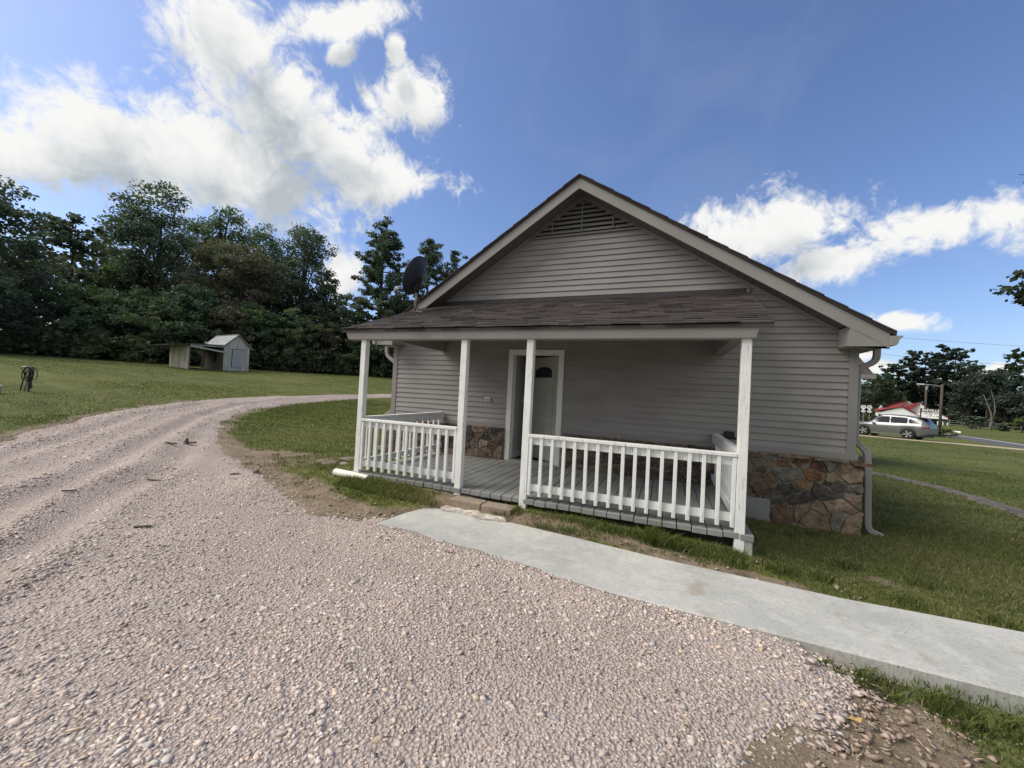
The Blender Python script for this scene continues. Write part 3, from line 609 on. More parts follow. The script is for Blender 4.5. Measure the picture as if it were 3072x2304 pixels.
# door
mb = MB(); t = .10
mb.box(dl, dl + t, -.045, -.0, .0, DH); mb.box(dl + DW - t, dl + DW, -.045, -.0, .0, DH); mb.box(dl + t, dl + DW - t, -.044, -.0, DH - t, DH)
mb.box(dl + t - .02, dl + t, .0, .14, .0, DH - t + .02); mb.box(dl + DW - t, dl + DW - t + .02, .0, .14, 0, DH - t + .02); mb.box(dl + t, dl + DW - t, .001, .14, DH - t, DH - t + .02)
mb.box(dl + t, dl + t + .014, .03, .075, .01, DH - t); mb.box(dl + DW - t - .014, dl + DW - t, .03, .075, .01, DH - t)
dfr = mb.build('door_frame', CASING, house, bevel=.004)
mb = MB(); mb.box(dl + t, dl + DW - t, -.06, .16, .0, .028); mb.build('threshold', GALV, dfr)
a = R_(34); hx, hy = dl + DW - t - .016, .06; wd = .855
def dpt(u, w, z): return (hx - u * math.cos(a) + w * math.sin(a) * -1, hy + u * math.sin(a) - w * math.cos(a), z)   # u from hinge, w towards outside
door = bpy.data.objects.new('door', None)
mb = MB()
def dbox(u0, u1, w0, w1, z0, z1, m=None): (m or mb).hexa([dpt(u0, w0, z0), dpt(u1, w0, z0), dpt(u1, w1, z0), dpt(u0, w1, z0), dpt(u0, w0, z1), dpt(u1, w0, z1), dpt(u1, w1, z1), dpt(u0, w1, z1)])
dbox(0, wd, -.044, 0, .035, 2.02)
for u0, u1, z0, z1 in ((.12, .38, .2, .72), (.48, .74, .2, .72), (.12, .38, .86, 1.45), (.48, .74, .86, 1.45)):
    for uu0, uu1, zz0, zz1 in ((u0, u1, z0, z0 + .022), (u0, u1, z1 - .022, z1), (u0, u0 + .022, z0 + .022, z1 - .022), (u1 - .022, u1, z0 + .022, z1 - .022)): dbox(uu0, uu1, 0, .009, zz0, zz1)
    dbox(u0 + .055, u1 - .055, 0, .006, z0 + .055, z1 - .055)
bpy.data.objects.remove(door); door = mb.build('door', DOORW, house, bevel=.003)
arch = [(.17, 1.62), (.69, 1.62), (.69, 1.73)] + [(.43 + .26 * math.cos(R_(q)), 1.73 + .10 * math.sin(R_(q))) for q in range(15, 180, 15)] + [(.17, 1.73)]
def archm(g):
    cx, cz = .43, 1.73; return [(cx + (u - cx) * g, cz + (z - cz) * g) for u, z in arch]
mb = MB(); o_, i_ = archm(1.16), archm(1.0); n = len(arch); mb.mesh([dpt(u, .014, z) for u, z in o_] + [dpt(u, .014, z) for u, z in i_] + [dpt(u, .0, z) for u, z in o_], [(k, (k + 1) % n, n + (k + 1) % n, n + k) for k in range(n)] + [(k, 2 * n + k, 2 * n + (k + 1) % n, (k + 1) % n) for k in range(n)])
win = mb.build('window', DOORW, door)
mb = MB(); mb.face([dpt(u, .004, z) for u, z in i_]); mb.build('pane', m_glass(), win)
mb = MB(); mb.lathe([(.012, 0), (.03, .004), (.03, .012), (.012, .02), (.012, .05), (.028, .06), (.03, .075), (.02, .09)], (0, 0, 0), 'y', 12); mb.v = [dpt(wd - .07 + x, y, .98 + z) for x, y, z in mb.v]; mb.build('handle', GALV, door, True)
# dim hall behind the door
mb = MB(); x0, x1, y0, y1 = dl + t - .03, 5.2, .15, 4.5
mb.face([(x0, y0, .005), (x1, y0, .005), (x1, y1, .005), (x0, y1, .005)], (.03, .025, .02)); mb.face([(x0, y0, 2.45), (x1, y0, 2.45), (x1, y1, 2.45), (x0, y1, 2.45)], (.5, .5, .48)); mb.face([(x0, y0, .005), (x0, y1, .005), (x0, y1, 2.45), (x0, y0, 2.45)], (.45, .45, .44)); mb.face([(x0, y1, .005), (x1, y1, .005), (x1, y1, 2.45), (x0, y1, 2.45)], (.4, .4, .38)); mb.face([(x1, y0, .005), (x1, y1, .005), (x1, y1, 2.45), (x1, y0, 2.45)], (.4, .4, .38)); mb.face([(dl + DW - t + .021, y0, .005), (x1, y0, .005), (x1, y0, 2.45), (dl + DW - t + .021, y0, 2.45)], (.4, .4, .38))
mb.box(x0 + .002, x0 + .02, y0 + .01, y1 - .01, .008, .13, (.6, .6, .58)); mb.box(x0 + .002, x0 + .01, .62, .70, 1.10, 1.22, (.7, .7, .68))
mb.build('interior', m_vertex('hall_paint', .8, 4, .08, 0), house, fix=False)
# porch: roof
PZ0, PS, PF = 3.045, .372, 2.46
mb = MB(); rs = random.Random(5); y = -PF; exp_ = .118; k = 0
pz = lambda y: PZ0 + PS * y
while y < -.03:
    y1 = min(y + exp_ * 1.08, -.0); f = (y + PF) / PF; xl, xr = -.32 + .0 * f, 5.285 + .17 * f; x = xl - (.15 if k % 2 else 0)
    while x < xr:
        w = rs.uniform(.18, .33); a, b = max(x, xl) + rs.uniform(0, .004), min(x + w, xr + rs.uniform(0, .02)); j = rs.gauss(0, .0025); lift = .017 + rs.random() * .006; jy = rs.gauss(0, .005) if k else rs.gauss(0, .012)
        if b - a > .03:
            c = rs.uniform(.93, 1.08); col = (.064 * c, .0545 * c, .054 * c)
            mb.hexa([(a, y + jy, pz(y) + lift - .012 + j), (b, y + jy, pz(y) + lift - .012 + j), (b, y1, pz(y1) - .002), (a, y1, pz(y1) - .002), (a, y + jy, pz(y) + lift + j), (b, y + jy, pz(y) + lift + j), (b, y1, pz(y1) + .006), (a, y1, pz(y1) + .006)], col)
        x += w
    y += exp_; k += 1
proof = mb.build('porch_roof', SHING, house)
mb = MB(); mb.hexa([(-.29, -PF + .02, pz(-PF) - .04), (5.27, -PF + .02, pz(-PF) - .04), (5.42, -.0, PZ0 - .05), (-.29, -.0, PZ0 - .05), (-.29, -PF + .02, pz(-PF) + .0), (5.27, -PF + .02, pz(-PF) + .0), (5.42, -.0, PZ0 - .006), (-.29, -.0, PZ0 - .006)]); mb.build('roof_deck', M('drip_edge', (.06, .05, .045), .7), proof)
mb = MB(); mb.box(-.2, 5.40, -.05, -.021, PZ0 - .02, PZ0 + .055); mb.build('flashing', M('dark_flashing', (.05, .045, .05), .5), proof)
mb = MB(); mb.box(5.40, 5.44, -.055, -.021, PZ0 - .015, PZ0 + .06); mb.build('flashing_end', TRIM, proof)
# beam, side headers, ceiling
mb = MB(); b0, b1 = 1.985, 2.125
v = [(-.215, -2.405, b0), (5.125, -2.405, b0), (5.125, -2.26, b0), (-.215, -2.26, b0), (-.265, -2.43, b1), (5.16, -2.43, b1), (5.16, -2.26, b1 + .03), (-.265, -2.26, b1 + .03)]; mb.hexa(v)

for xx0, xx1, zz0 in ((-.05, .04, 2.07), (4.99, 5.14, 2.06)): mb.hexa([(xx0, -2.255, zz0), (xx1, -2.255, zz0), (xx1, -.021, zz0), (xx0, -.021, zz0), (xx0, -2.255, 2.13), (xx1, -2.255, 2.13), (xx1, -.021, 2.30), (xx0, -.021, 2.30)])
for s_, xx in ((0, -.05), (1, 5.14)): mb.prism([(xx, -2.25, 2.13), (xx, -.03, 2.28), (xx, -.03, PZ0 - .06), (xx, -2.25, pz(-2.25) - .05)], (.02 if not s_ else -.02, 0, 0))
mb.build('beam', FASCIA, house, bevel=.005)
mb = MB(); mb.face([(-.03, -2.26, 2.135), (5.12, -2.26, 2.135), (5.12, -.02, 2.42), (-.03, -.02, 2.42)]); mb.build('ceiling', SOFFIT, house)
# posts
for i, x in enumerate((0, 1.73, 2.66, 5.01)):
    mb = MB(); zb = (h1(x + .05, -2.4) - .06); lean = (.006, -.004, .003, .0)[i]
    mb.hexa([(x, -D0, zb), (x + .09, -D0, zb), (x + .09, -D0 + .09, zb), (x, -D0 + .09, zb), (x + lean, -D0, b0 + .002), (x + lean + .09, -D0, b0 + .002), (x + lean + .09, -D0 + .09, b0 + .002), (x + lean, -D0 + .09, b0 + .002)]); mb.build('porch_post', WHITE, house, bevel=.004)
# deck
mb = MB(); x = -.07; rs = random.Random(9)
while x < 5.15:
    w = .138; j = rs.uniform(-.012, .006); dz = rs.gauss(0, .0018); x1 = min(x + w, 5.18)
    mb.box(x, x1, -D0 + .003 + j, -.10, -.062 + dz, dz); x += w + .0085
mb.box(dl - .1, dl + DW + .12, -.098, -.06, -.03, .002)
mb.build('deck', DECK, house, bevel=.004)
mb = MB(); mb.box(-.02, 5.12, -D0 + .12, -D0 + .16, -.25, -.045); mb.box(5.08, 5.12, -D0 + .17, -.1, -.4, -.045); mb.box(-.02, .02, -D0 + .17, -.1, -.2, -.045); mb.build('deck_joist', M('joist_dark', (.03, .027, .024), .9), house)
mb = MB(); mb.box(5.085, 5.175, -2.36, -2.20, h1(5.1, -2.3) - .05, -.048); mb.build('deck_block', CONC, house, bevel=.01)
# railings
def railing(p0, p1, nb, first=True, sidey=None):
    r = bpy.data.objects.new('railing', None); COL.objects.link(r); r.parent = house; return r
def front_rail(xa, xb, nb):
    r = railing(0, 0, 0); y = -D0
    MB().box(xa + .002, xb - .002, y - .006, y + .085, .768, .805).build('top_rail', WHITE, r, bevel=.004)
    MB().box(xa + .002, xb - .002, y + .040, y + .078, .675, .766).build('sub_rail', WHITE, r, bevel=.003)
    MB().box(xa + .002, xb - .002, y + .040, y + .078, .098, .186).build('bottom_rail', WHITE, r, bevel=.003)
    base = MB().box(0, .038, 0, .036, .05, .766).build('baluster', WHITE, r, bevel=.003)
    for i in range(nb + 1):
        x = xa + .006 + (xb - xa - .05) * i / nb; o = base if i == 0 else base.copy()
        if i: COL.objects.link(o); o.parent = r
        o.location = (x + rs.gauss(0, .003), y + .003, rs.gauss(0, .004)); o.rotation_euler = (0, rs.gauss(0, .004), 0)
front_rail(.09, 1.73, 12); front_rail(2.75, 5.01, 16)
def side_rail(x, outer, nb):
    r = railing(0, 0, 0); ya, yb_ = -D0 + .092, -.05; xi = x - outer * .04
    a, b = sorted((x + outer * .04, x - outer * .045)); MB().box(a, b, ya, yb_, .792, .83).build('top_rail', WHITE, r, bevel=.004)
    a, b = sorted((x - outer * .004, x - outer * .042)); MB().box(a, b, ya, yb_ + .02, .68, .79).build('sub_rail', WHITE, r, bevel=.003)
    MB().box(a, b, ya, yb_, .10, .19).build('bottom_rail', WHITE, r, bevel=.003)
    a, b = sorted((x - outer * .002, x + outer * .034)); base = MB().box(a, b, 0, .038, .05, .79).build('baluster', WHITE, r, bevel=.003)
    for i in range(nb):
        o = base if i == 0 else base.copy()
        if i: COL.objects.link(o); o.parent = r
        o.location = (0, ya + .1 + (yb_ - ya - .2) * i / (nb - 1), 0)
side_rail(.045, -1, 12); side_rail(5.055, 1, 12)
# wall fittings
mb = MB(); mb.box(1.0, 1.12, -.05, -.02, 1.10, 1.185); ob = mb.build('outlet_box', CASING, house, bevel=.012)
mb = MB(); mb.lathe([(.022, 0), (.024, .015), (.02, .03)], (1.04, -.05, 1.14), 'y', 12); mb.lathe([(.022, 0), (.024, .015), (.02, .03)], (1.085, -.05, 1.14), 'y', 12); mb.v = [(x, -.05 - (y + .05), z) for x, y, z in mb.v]; mb.build('outlet_cover', GALV, ob)
mb = MB(); mb.box(5.17, 5.31, -.12, -.021, .77, .87); ub = mb.build('utility_box', BLACKM, house, bevel=.015); MB().box(5.02, 5.45, -.05, -.021, .755, .785).build('bracket', BLACKM, ub)
# side wing with its own roof
mb = MB(); mb.box(6.83, 9.7, 8.3, 12, -.9, 2.28); mb.prism([(9.7, 8.3, 2.281), (9.7, 11.3, 2.281), (9.7, 9.8, 3.3)], (-.05, 0, 0)); wg = mb.build('wing', SIDING, house)
mb = MB(); mb.hexa([(6.83, 7.95, 2.33), (10.12, 7.95, 2.33), (10.12, 9.8, 3.50), (6.83, 9.8, 3.50), (6.83, 7.95, 2.39), (10.12, 7.95, 2.39), (10.12, 9.8, 3.56), (6.83, 9.8, 3.56)]); mb.hexa([(6.83, 9.8, 3.50), (10.12, 9.8, 3.50), (10.12, 11.7, 2.33), (6.83, 11.7, 2.33), (6.83, 9.8, 3.56), (10.12, 9.8, 3.56), (10.12, 11.7, 2.39), (6.83, 11.7, 2.39)]); mb.build('roof', ROOFROW, wg)
MB().box(7.05, 10.14, 7.85, 7.945, 2.25, 2.38).build('gutter', FASCIA, wg)
# satellite dish on the porch roof
dish = thing('satellite_dish', 'dark grey satellite dish on a short pole on the porch roof', 'satellite dish', (-.06, -1.0, pz(-1.0) + .02))
DISHM = M('dish_grey', (.035, .042, .055), .5, .1); mb = MB()
fwd = Vector((-.92, -.10, .38)).normalized(); sx = fwd.cross(Vector((0, 0, 1))).normalized(); sy = sx.cross(fwd); cc = Vector((.0, -.02, .66)); vs = []; fs = []; nr, ns = 7, 32
for i in range(nr + 1):
    q = i / nr
    for k in range(ns): a = 2 * math.pi * k / ns; vs.append(cc + sx * math.cos(a) * .33 * q + sy * math.sin(a) * .365 * q + fwd * (.075 * q * q - .04))
for i in range(nr):
    for k in range(ns): fs.append((i * ns + k, i * ns + (k + 1) % ns, (i + 1) * ns + (k + 1) % ns, (i + 1) * ns + k))
nv = len(vs); vs2 = [v + fwd * .008 for v in vs]; lip = [(nr * ns + k, nr * ns + (k + 1) % ns, nv + nr * ns + (k + 1) % ns, nv + nr * ns + k) for k in range(ns)]
mb.mesh(vs + vs2, fs + [tuple(i + nv for i in f)[::-1] for f in fs] + lip); mb.build('reflector', DISHM, dish, True, fix=False)
mb = MB(); mb.tube([cc + sx * math.cos(2 * math.pi * k / 32) * .333 + sy * math.sin(2 * math.pi * k / 32) * .368 + fwd * .037 for k in range(33)], .007, 6); mb.build('rim', M('dish_rim', (.10, .12, .14), .4), dish, True)
mb = MB(); mb.tube([(0, 0, .03), (0, 0, .42)], .024, 12); mb.lathe([(.03, .2), (.03, .23)], (0, 0, 0), 'z', 12); mb.lathe([(.032, .33), (.032, .42)], (0, 0, 0), 'z', 12); mb.build('mast', GALV, dish, True)
mb = MB(); mb.hexa([(-.14, -.1, -.07), (.14, -.1, -.07), (.14, .1, .0), (-.14, .1, .0), (-.13, -.09, -.055), (.13, -.09, -.055), (.13, .09, .016), (-.13, .09, .016)]); mb.bar((.0, .0, .03), (.13, .07, .0), .02, .02); mb.bar((0, 0, .18), (.02, .12, .03), .015, .015); mb.build('foot_plate', GALV, dish)
mb = MB(); c0 = cc - fwd * .06 - sy * .1; mb.bar(c0 - sy * .14 - fwd * .03, c0 + sy * .1 + fwd * .02, .15, .05); mb.bar((0, 0, .36), c0 - sy * .08, .07, .09); mb.bar(c0 - sy * .06, c0 - sy * .24 + sx * .16 - fwd * .1, .018, .018); mb.build('bracket', BLACKM, dish)
mb = MB(); e = cc - sy * .37 + fwd * .30 - sx * .02; mb.bar(c0 - sy * .2, e, .03, .03); mb.build('feed_arm', BLACKM, dish)
mb = MB(); mb.bar(e - sy * .02, e + sy * .06 - fwd * .09, .07, .06); mb.build('receiver', M('lnb_grey', (.3, .3, .3), .5), dish, bevel=.01)
mb = MB(); mb.tube([(.02, -.02, .2), (.05, -.06, .06), (-.02, -.12, -.03), (-.1, -.2, -.07), (-.02, -.28, -.095), (.1, -.24, -.08), (.16, -.12, -.03)], .005, 5); mb.build('cable', BLACKM, dish)

# ------------------------------------------------------------------ small things by the porch
PAVER = M('brown_paver', (.27, .215, .17), .9, .15, 14, .5, 120)
def slabthing(name, label, cat, pts, z0, z1, mat, group=None, rough=.004, seed=1):
    r = random.Random(seed); P = []
    for i in range(len(pts)):
        a, b = pts[i], pts[(i + 1) % len(pts)]; L_ = math.hypot(b[0] - a[0], b[1] - a[1]); m = max(1, int(L_ / .06))
        for q in range(m): P.append((a[0] + (b[0] - a[0]) * q / m + r.gauss(0, rough), a[1] + (b[1] - a[1]) * q / m + r.gauss(0, rough)))
    mb = MB(); n = len(P); cx = sum(p[0] for p in P) / n; cy = sum(p[1] for p in P) / n
    mb.mesh([(x, y, z0) for x, y in P] + [(x, y, z1 - .008) for x, y in P] + [(cx + (x - cx) * .97, cy + (y - cy) * .94, z1 + r.gauss(0, rough)) for x, y in P] + [(cx, cy, z1)], [(k, (k + 1) % n, n + (k + 1) % n, n + k) for k in range(n)] + [(n + k, n + (k + 1) % n, 2 * n + (k + 1) % n, 2 * n + k) for k in range(n)] + [(2 * n + k, 2 * n + (k + 1) % n, 3 * n) for k in range(n)])
    return tag(mb.build(name, mat), label, cat, group)
slabthing('paver', 'brown concrete paver at the porch step beside the second white post', 'paver', [(1.80, -2.39), (2.24, -2.395), (2.23, -2.59), (1.79, -2.57)], -.25, -.085, PAVER, 'pavers at the porch step', .002, 2)
slabthing('paver', 'brown concrete paver at the porch step with grass against its front edge', 'paver', [(2.255, -2.395), (2.66, -2.40), (2.64, -2.60), (2.25, -2.59)], -.25, -.09, PAVER, 'pavers at the porch step', .002, 3)
BROKE = M('chalky_concrete', (.46, .42, .37), .95, .35, 8, .8, 40)
slabthing('concrete_slab', 'broken chalky concrete step slab half buried between paver and walk', 'slab', [(1.72, -2.66), (2.0, -2.63), (2.35, -2.63), (2.62, -2.66), (2.66, -2.74), (2.4, -2.79), (2.1, -2.75), (1.8, -2.76)], -.3, -.165, BROKE, None, .012, 4)
mb = MB(); p0, p1 = Vector((-.26, -2.46, h1(-.26, -2.46) + .045)), Vector((.34, -2.44, h1(.34, -2.44) + .0)); mb.tube([p0, p0.lerp(p1, .5), p1], .058, 16, caps=False); mb.tube([p0, p0.lerp(p1, .5), p1], .05, 16)
tag(mb.build('drain_pipe', M('white_pvc', (.74, .72, .66), .5, .06, 8), smooth=True), 'white plastic drain pipe lying in the grass by the left porch post', 'pipe')
def rock(name, label, x, y, sx, sy, sz, rz, col, group, seed):
    bm = bmesh.new(); bmesh.ops.create_icosphere(bm, subdivisions=3, radius=1); r = random.Random(seed); pl = [(Vector((r.gauss(0, 1), r.gauss(0, 1), r.gauss(0, 1))).normalized(), r.uniform(.55, .9)) for _ in range(9)]
    for v in bm.verts:
        for n, d in pl:
            q = v.co.dot(n)
            if q > d: v.co -= n * (q - d)
        v.co *= 1 + r.gauss(0, .015)
    me = bpy.data.meshes.new(name); bm.to_mesh(me); bm.free(); ca = me.color_attributes.new('Col', 'FLOAT_COLOR', 'POINT'); ca.data.foreach_set('color', list(col + (1,)) * len(me.vertices)); me.materials.append(STONE)
    o = bpy.data.objects.new(name, me); COL.objects.link(o); o.location = (x, y, h1(x, y) + sz * .25); o.scale = (sx, sy, sz); o.rotation_euler = (0, 0, rz); return tag(o, label, 'rock', group)
rk = 'edging rocks left of the porch'
rock('rock', 'flat brown rock in bare soil touching the left porch post', -.42, -1.55, .2, .11, .07, .3, (.22, .165, .12), rk, 1)
rock('rock', 'long grey rock in bare soil, middle of the edging row left of the porch', -.80, -1.62, .22, .09, .06, .55, (.25, .215, .18), rk, 2)
rock('rock', 'pale flat rock at the far-left end of the edging row by the porch', -1.12, -1.78, .22, .1, .05, .4, (.27, .235, .19), rk, 3)
rock('rock', 'low tan rock lying in grass in front of the edging row', -.88, -1.98, .17, .08, .05, .1, (.26, .22, .165), rk, 4)
rock('rock', 'small white rock lying in grass nearest the white drain pipe', -.52, -2.02, .11, .05, .04, .2, (.42, .39, .33), rk, 5)
rock('rock', 'rounded brown rock at the gravel edge in front of the bare soil', -1.75, -2.62, .055, .05, .045, .2, (.24, .19, .14), None, 6)
# wood scraps on the drive
SCRAP = m_weathered('scrap_wood', (.05, .042, .036), (.15, .13, .11), (4, 30, 30))
def scrap(name, label, pts, w, h, cat='wood scrap', extra=None):
    mb = MB(); mb.bar(pts[0], pts[1], w, h)
    if extra: extra(mb)
    return tag(mb.build(name, SCRAP, bevel=.004), label, cat, 'wood scraps on the gravel')
def gz(x, y): return float(hdrive(np.array(x), np.array(y), np.array(1.0)))
bx, by = -4.95, -1.95; z = gz(bx, by)
def ex(mb): mb.hexa([(bx - .10, by + .02, z), (bx + .02, by + .02, z), (bx + .02, by + .08, z), (bx - .10, by + .08, z), (bx - .03, by + .03, z + .11), (bx + .01, by + .03, z + .12), (bx + .01, by + .07, z + .12), (bx - .03, by + .07, z + .11)])
scrap('wood_scrap', 'dark broken board with a stub standing up on the gravel drive', [(bx - .08, by + .05, z + .02), (bx + .2, by + .1, z + .04)], .05, .035, extra=ex)
bx, by = -4.85, -2.28; z = gz(bx, by); scrap('wood_scrap', 'flat grey stick lying in front of the broken board on the drive', [(bx - .1, by, z + .02), (bx + .2, by + .03, z + .02)], .045, .025)
for (u, v, l, L_) in ((-2.42, -3.62, 'thin dark twig on the gravel between the ruts and the soil edge', .34), (-1.85, -2.92, 'short dark wood chip on the gravel near the soil edge', .1), (-.42, -4.7, 'short brown stick lying on the gravel left of the walk end', .12), (-2.3, -4.55, 'small dark bark flake lying in the long wheel rut', .13)):
    z = gz(u, v); scrap('twig', l, [(u - L_ / 2, v - .02, z + .012), (u + L_ / 2, v + .06, z + .02)], .022, .018, 'twig')
mb = MB(); lx, ly = 5.24, -4.42; lz = h1(lx, ly) + .03; mb.mesh([(lx - .05, ly - .01, lz), (lx - .02, ly - .03, lz + .008), (lx + .03, ly - .025, lz), (lx + .05, ly + .015, lz + .012), (lx + .02, ly + .02, lz + .002), (lx - .01, ly + .005, lz + .01), (lx, ly, lz + .004)], [(0, 1, 6), (1, 2, 6), (2, 3, 6), (3, 4, 6), (4, 5, 6), (5, 0, 6)]); mb.v = [(lx + (x - lx) * .7, ly + (y - ly) * .7, z) for x, y, z in mb.v]; tag(mb.build('dead_leaf', M('yellow_leaf', (.42, .30, .12), .7)), 'curled yellow dead leaf on the bare soil at lower right', 'leaf')

# ------------------------------------------------------------------ left field: shed, hose stand, bucket, fence
WOODG = m_weathered('grey_planks', (.33, .31, .28), (.56, .535, .49), (14, 14, .8)); TIN = m_weathered('tin_roof', (.30, .31, .32), (.42, .43, .44), (3, 3, 3)); WOODD = m_weathered('dark_planks', (.09, .082, .075), (.17, .155, .145), (2, 2, 16)); BLUEW = m_weathered('blue_grey_door', (.29, .305, .31), (.42, .435, .435), (12, 12, 1))
P0 = Vector(at(-62.0, 39.0)); P1 = Vector(at(-56.56, 40.6)); rz = math.atan2(P1.y - P0.y, P1.x - P0.x)
shed = thing('shed', 'weathered grey plank shed with tin roof and open lean-to in the field', 'shed', (P0.x, P0.y, h1((P0.x + P1.x) / 2, (P0.y + P1.y) / 2) - .02), rz)
BW, SW, SL = 2.35, 1.95, 3.5; a0, a1 = BW, BW + SW; EH, PH = 2.1, 3.12; rs = random.Random(2)
mb = MB(); x = a0
while x < a1 - .01:     # gable front: vertical planks
    x1 = min(x + .15, a1); mid = (x + x1) / 2; zt_ = EH + (PH - EH) * (1 - abs(mid - (a0 + a1) / 2) / (SW / 2)) - .05; j = rs.uniform(0, .012)
    mb.box(x, x1 - .012, -.02 - j, .0 - j, -.0 - rs.random() * .06, zt_); x = x1
mb.box(a0 + .02, a1 - .02, .002, .02, 0, EH)
mb.box(a1 - .02, a1, .021, SL, -.1, EH); mb.box(a0 + .02, a1 - .02, SL - .02, SL, -.1, EH + .4)
mb.build('front_wall', WOODG, shed)
mb = MB(); z = 0
while z < EH - .05:     # left wall: lapped boards
    for ya, yb_ in (((.0, SL),) if not (.75 < z < 1.5) else ((.0, 1.15), (1.6, SL))): mb.hexa([(a0 - .025, ya, z), (a0 + .015, ya, z), (a0 + .015, yb_, z), (a0 - .025, yb_, z), (a0 - .005, ya, z + .19), (a0 + .015, ya, z + .19), (a0 + .015, yb_, z + .19), (a0 - .005, yb_, z + .19)])
    z += .2
mb.build('side_wall', WOODD, shed)
mb = MB(); mb.box(a0 + .0, a0 + .012, 1.16, 1.59, .8, 1.55); mb.build('window', DARK, shed)
mb = MB()
for s_ in (-1, 1):
    xc = (a0 + a1) / 2; n = 16; vs = []
    for i in range(n * 4 + 1):
        y = -.18 + (SL + .36) * i / (n * 4); dz = .018 * math.cos(i * math.pi / 2)
        vs += [(xc, y, PH + .02 + dz), (xc + s_ * (SW / 2 + .2), y, EH - .12 + dz)]
    mb.mesh(vs + [(a, b, c - .03) for a, b, c in vs], [(2 * i, 2 * i + 2, 2 * i + 3, 2 * i + 1) for i in range(n * 4)] + [(len(vs) + 2 * i, len(vs) + 2 * i + 2, len(vs) + 2 * i + 3, len(vs) + 2 * i + 1) for i in range(n * 4)] + [(0, 1, len(vs) + 1, len(vs)), (len(vs) - 2, len(vs) - 1, 2 * len(vs) - 1, 2 * len(vs) - 2)])
mb.bar(((a0 + a1) / 2, -.2, PH + .035), ((a0 + a1) / 2, SL + .2, PH + .035), .12, .03)
mb.build('roof', TIN, shed, fix=False)
mb = MB(); d0, d1 = a0 + .62, a0 + 1.38
x = d0
while x < d1 - .01: mb.box(x, min(x + .19, d1) - .006, -.075, -.035, .38, 1.86); x += .19
sdoor = mb.build('door', BLUEW, shed)
mb = MB(); mb.box(d0 - .03, d0, -.078, -.03, .36, 1.9); mb.box(d0, d1 + .02, -.078, -.03, 1.865, 1.9); mb.build('door_trim', DARK, sdoor)
for zz in (.5, 1.15): MB().box(d0 - .05, d0 + .02, -.085, -.076, zz, zz + .07).build('hinge', BLACKM, sdoor)
MB().box(d1 - .03, d1 + .05, -.09, -.076, .95, 1.02).build('latch', GALV, sdoor)
mb = MB(); n = 60; vs = []
for i in range(n + 1): y = SL * i / n; dx = .022 * math.cos(i * math.pi / 2); vs += [(dx, y, -.05), (dx, y, 1.80)]
mb.mesh(vs, [(2 * i, 2 * i + 2, 2 * i + 3, 2 * i + 1) for i in range(n)]); mb.build('corrugated_wall', m_weathered('rusty_tin', (.32, .29, .24), (.60, .56, .48), (2, 5, .6)), shed, fix=False)
for (x, y, h) in ((.06, .05, 1.85), (.06, SL - .1, 1.7), (a0 - .1, SL - .12, 1.9)): MB().box(x - .045, x + .045, y - .045, y + .045, -.1, h).build('lean_to_post', WOODD, shed)
mb = MB(); prev = None
xs_ = [-1.35, -.7, -.1, .6, 1.2, 1.8, a0 + .0]; zs_ = [1.72, 1.80, 1.90, 1.99, 2.03, 2.06, 2.08]
for i in range(len(xs_) - 1): mb.hexa([(xs_[i], -.2, zs_[i]), (xs_[i + 1], -.2, zs_[i + 1]), (xs_[i + 1], SL + .1, zs_[i + 1] - .02), (xs_[i], SL + .1, zs_[i] - .02), (xs_[i], -.2, zs_[i] + .03), (xs_[i + 1], -.2, zs_[i + 1] + .03), (xs_[i + 1], SL + .1, zs_[i + 1] + .01), (xs_[i], SL + .1, zs_[i] + .01)])
mb.build('lean_to_roof', M('dark_tin', (.12, .125, .13), .5, .2), shed)
mb = MB(); mb.bar((.05, -.06, 1.80), (a0 - .02, -.06, 1.55), .04, .12); mb.bar((.05, -.04, 1.88), (a0 - .02, -.04, 1.98), .04, .1); mb.build('lean_to_beam', WOODG, shed)
# hose stand
hx_, hy_ = -15.85, -.85; hz = h1(hx_, hy_); st = thing('hose_stand', 'leaning wooden stake carrying a faucet in the lawn at far left', 'hose stand', (hx_, hy_, hz))
mb = MB(); mb.bar((0, 0, -.1), (.08, .05, .86), .09, .06); mb.build('stake', WOODD, st); mb = MB(); mb.tube([(-.12, -.04, 0), (-.02, .0, .45), (.03, 0, .80), (.02, -.06, .86), (-.06, -.12, .84), (-.1, -.14, .76)], .02, 8); mb.build('faucet', GALV, st, True)
mb = MB(); rs = random.Random(8)
u = Vector((-.45, .89, 0)); u = Vector((.63, .77, 0))
for k in range(5):
    rr = .2 + .05 * rs.random(); cx_ = .06 + .08 * rs.random(); pts = []
    for q in range(25): a = 2 * math.pi * q / 24; pts.append(Vector((0, 0, .86)) + u * (cx_ * .6 + rr * .42 * math.sin(a) + .02) + Vector((0, 0, -rr - .02 + rr * math.cos(a))) + Vector((.02 * k - .05, -.03 * k, 0)) + u * (-.12 * (1 - math.cos(a)) * (k % 3 - .6) * .35))
    mb.tube(pts, .012, 6)
mb.tube([Vector((.02, -.08, .7)) + u * .08, Vector((.02, -.08, .35)) + u * .1, Vector((.02, -.08, .1)) + u * .12, Vector((.02, -.08, .12)) + u * .17, Vector((.02, -.08, .5)) + u * .14], .018, 6); mb.tube([Vector((-.02, -.06, .7)), Vector((-.12, -.08, .35)), Vector((-.2, -.1, .03))], .018, 6)
o = mb.build('garden_hose', M('black_rubber', (.012, .012, .013), .5), smooth=True); o.location = (hx_, hy_, hz); tag(o, 'black garden hose looped over the leaning stake in the lawn', 'hose')
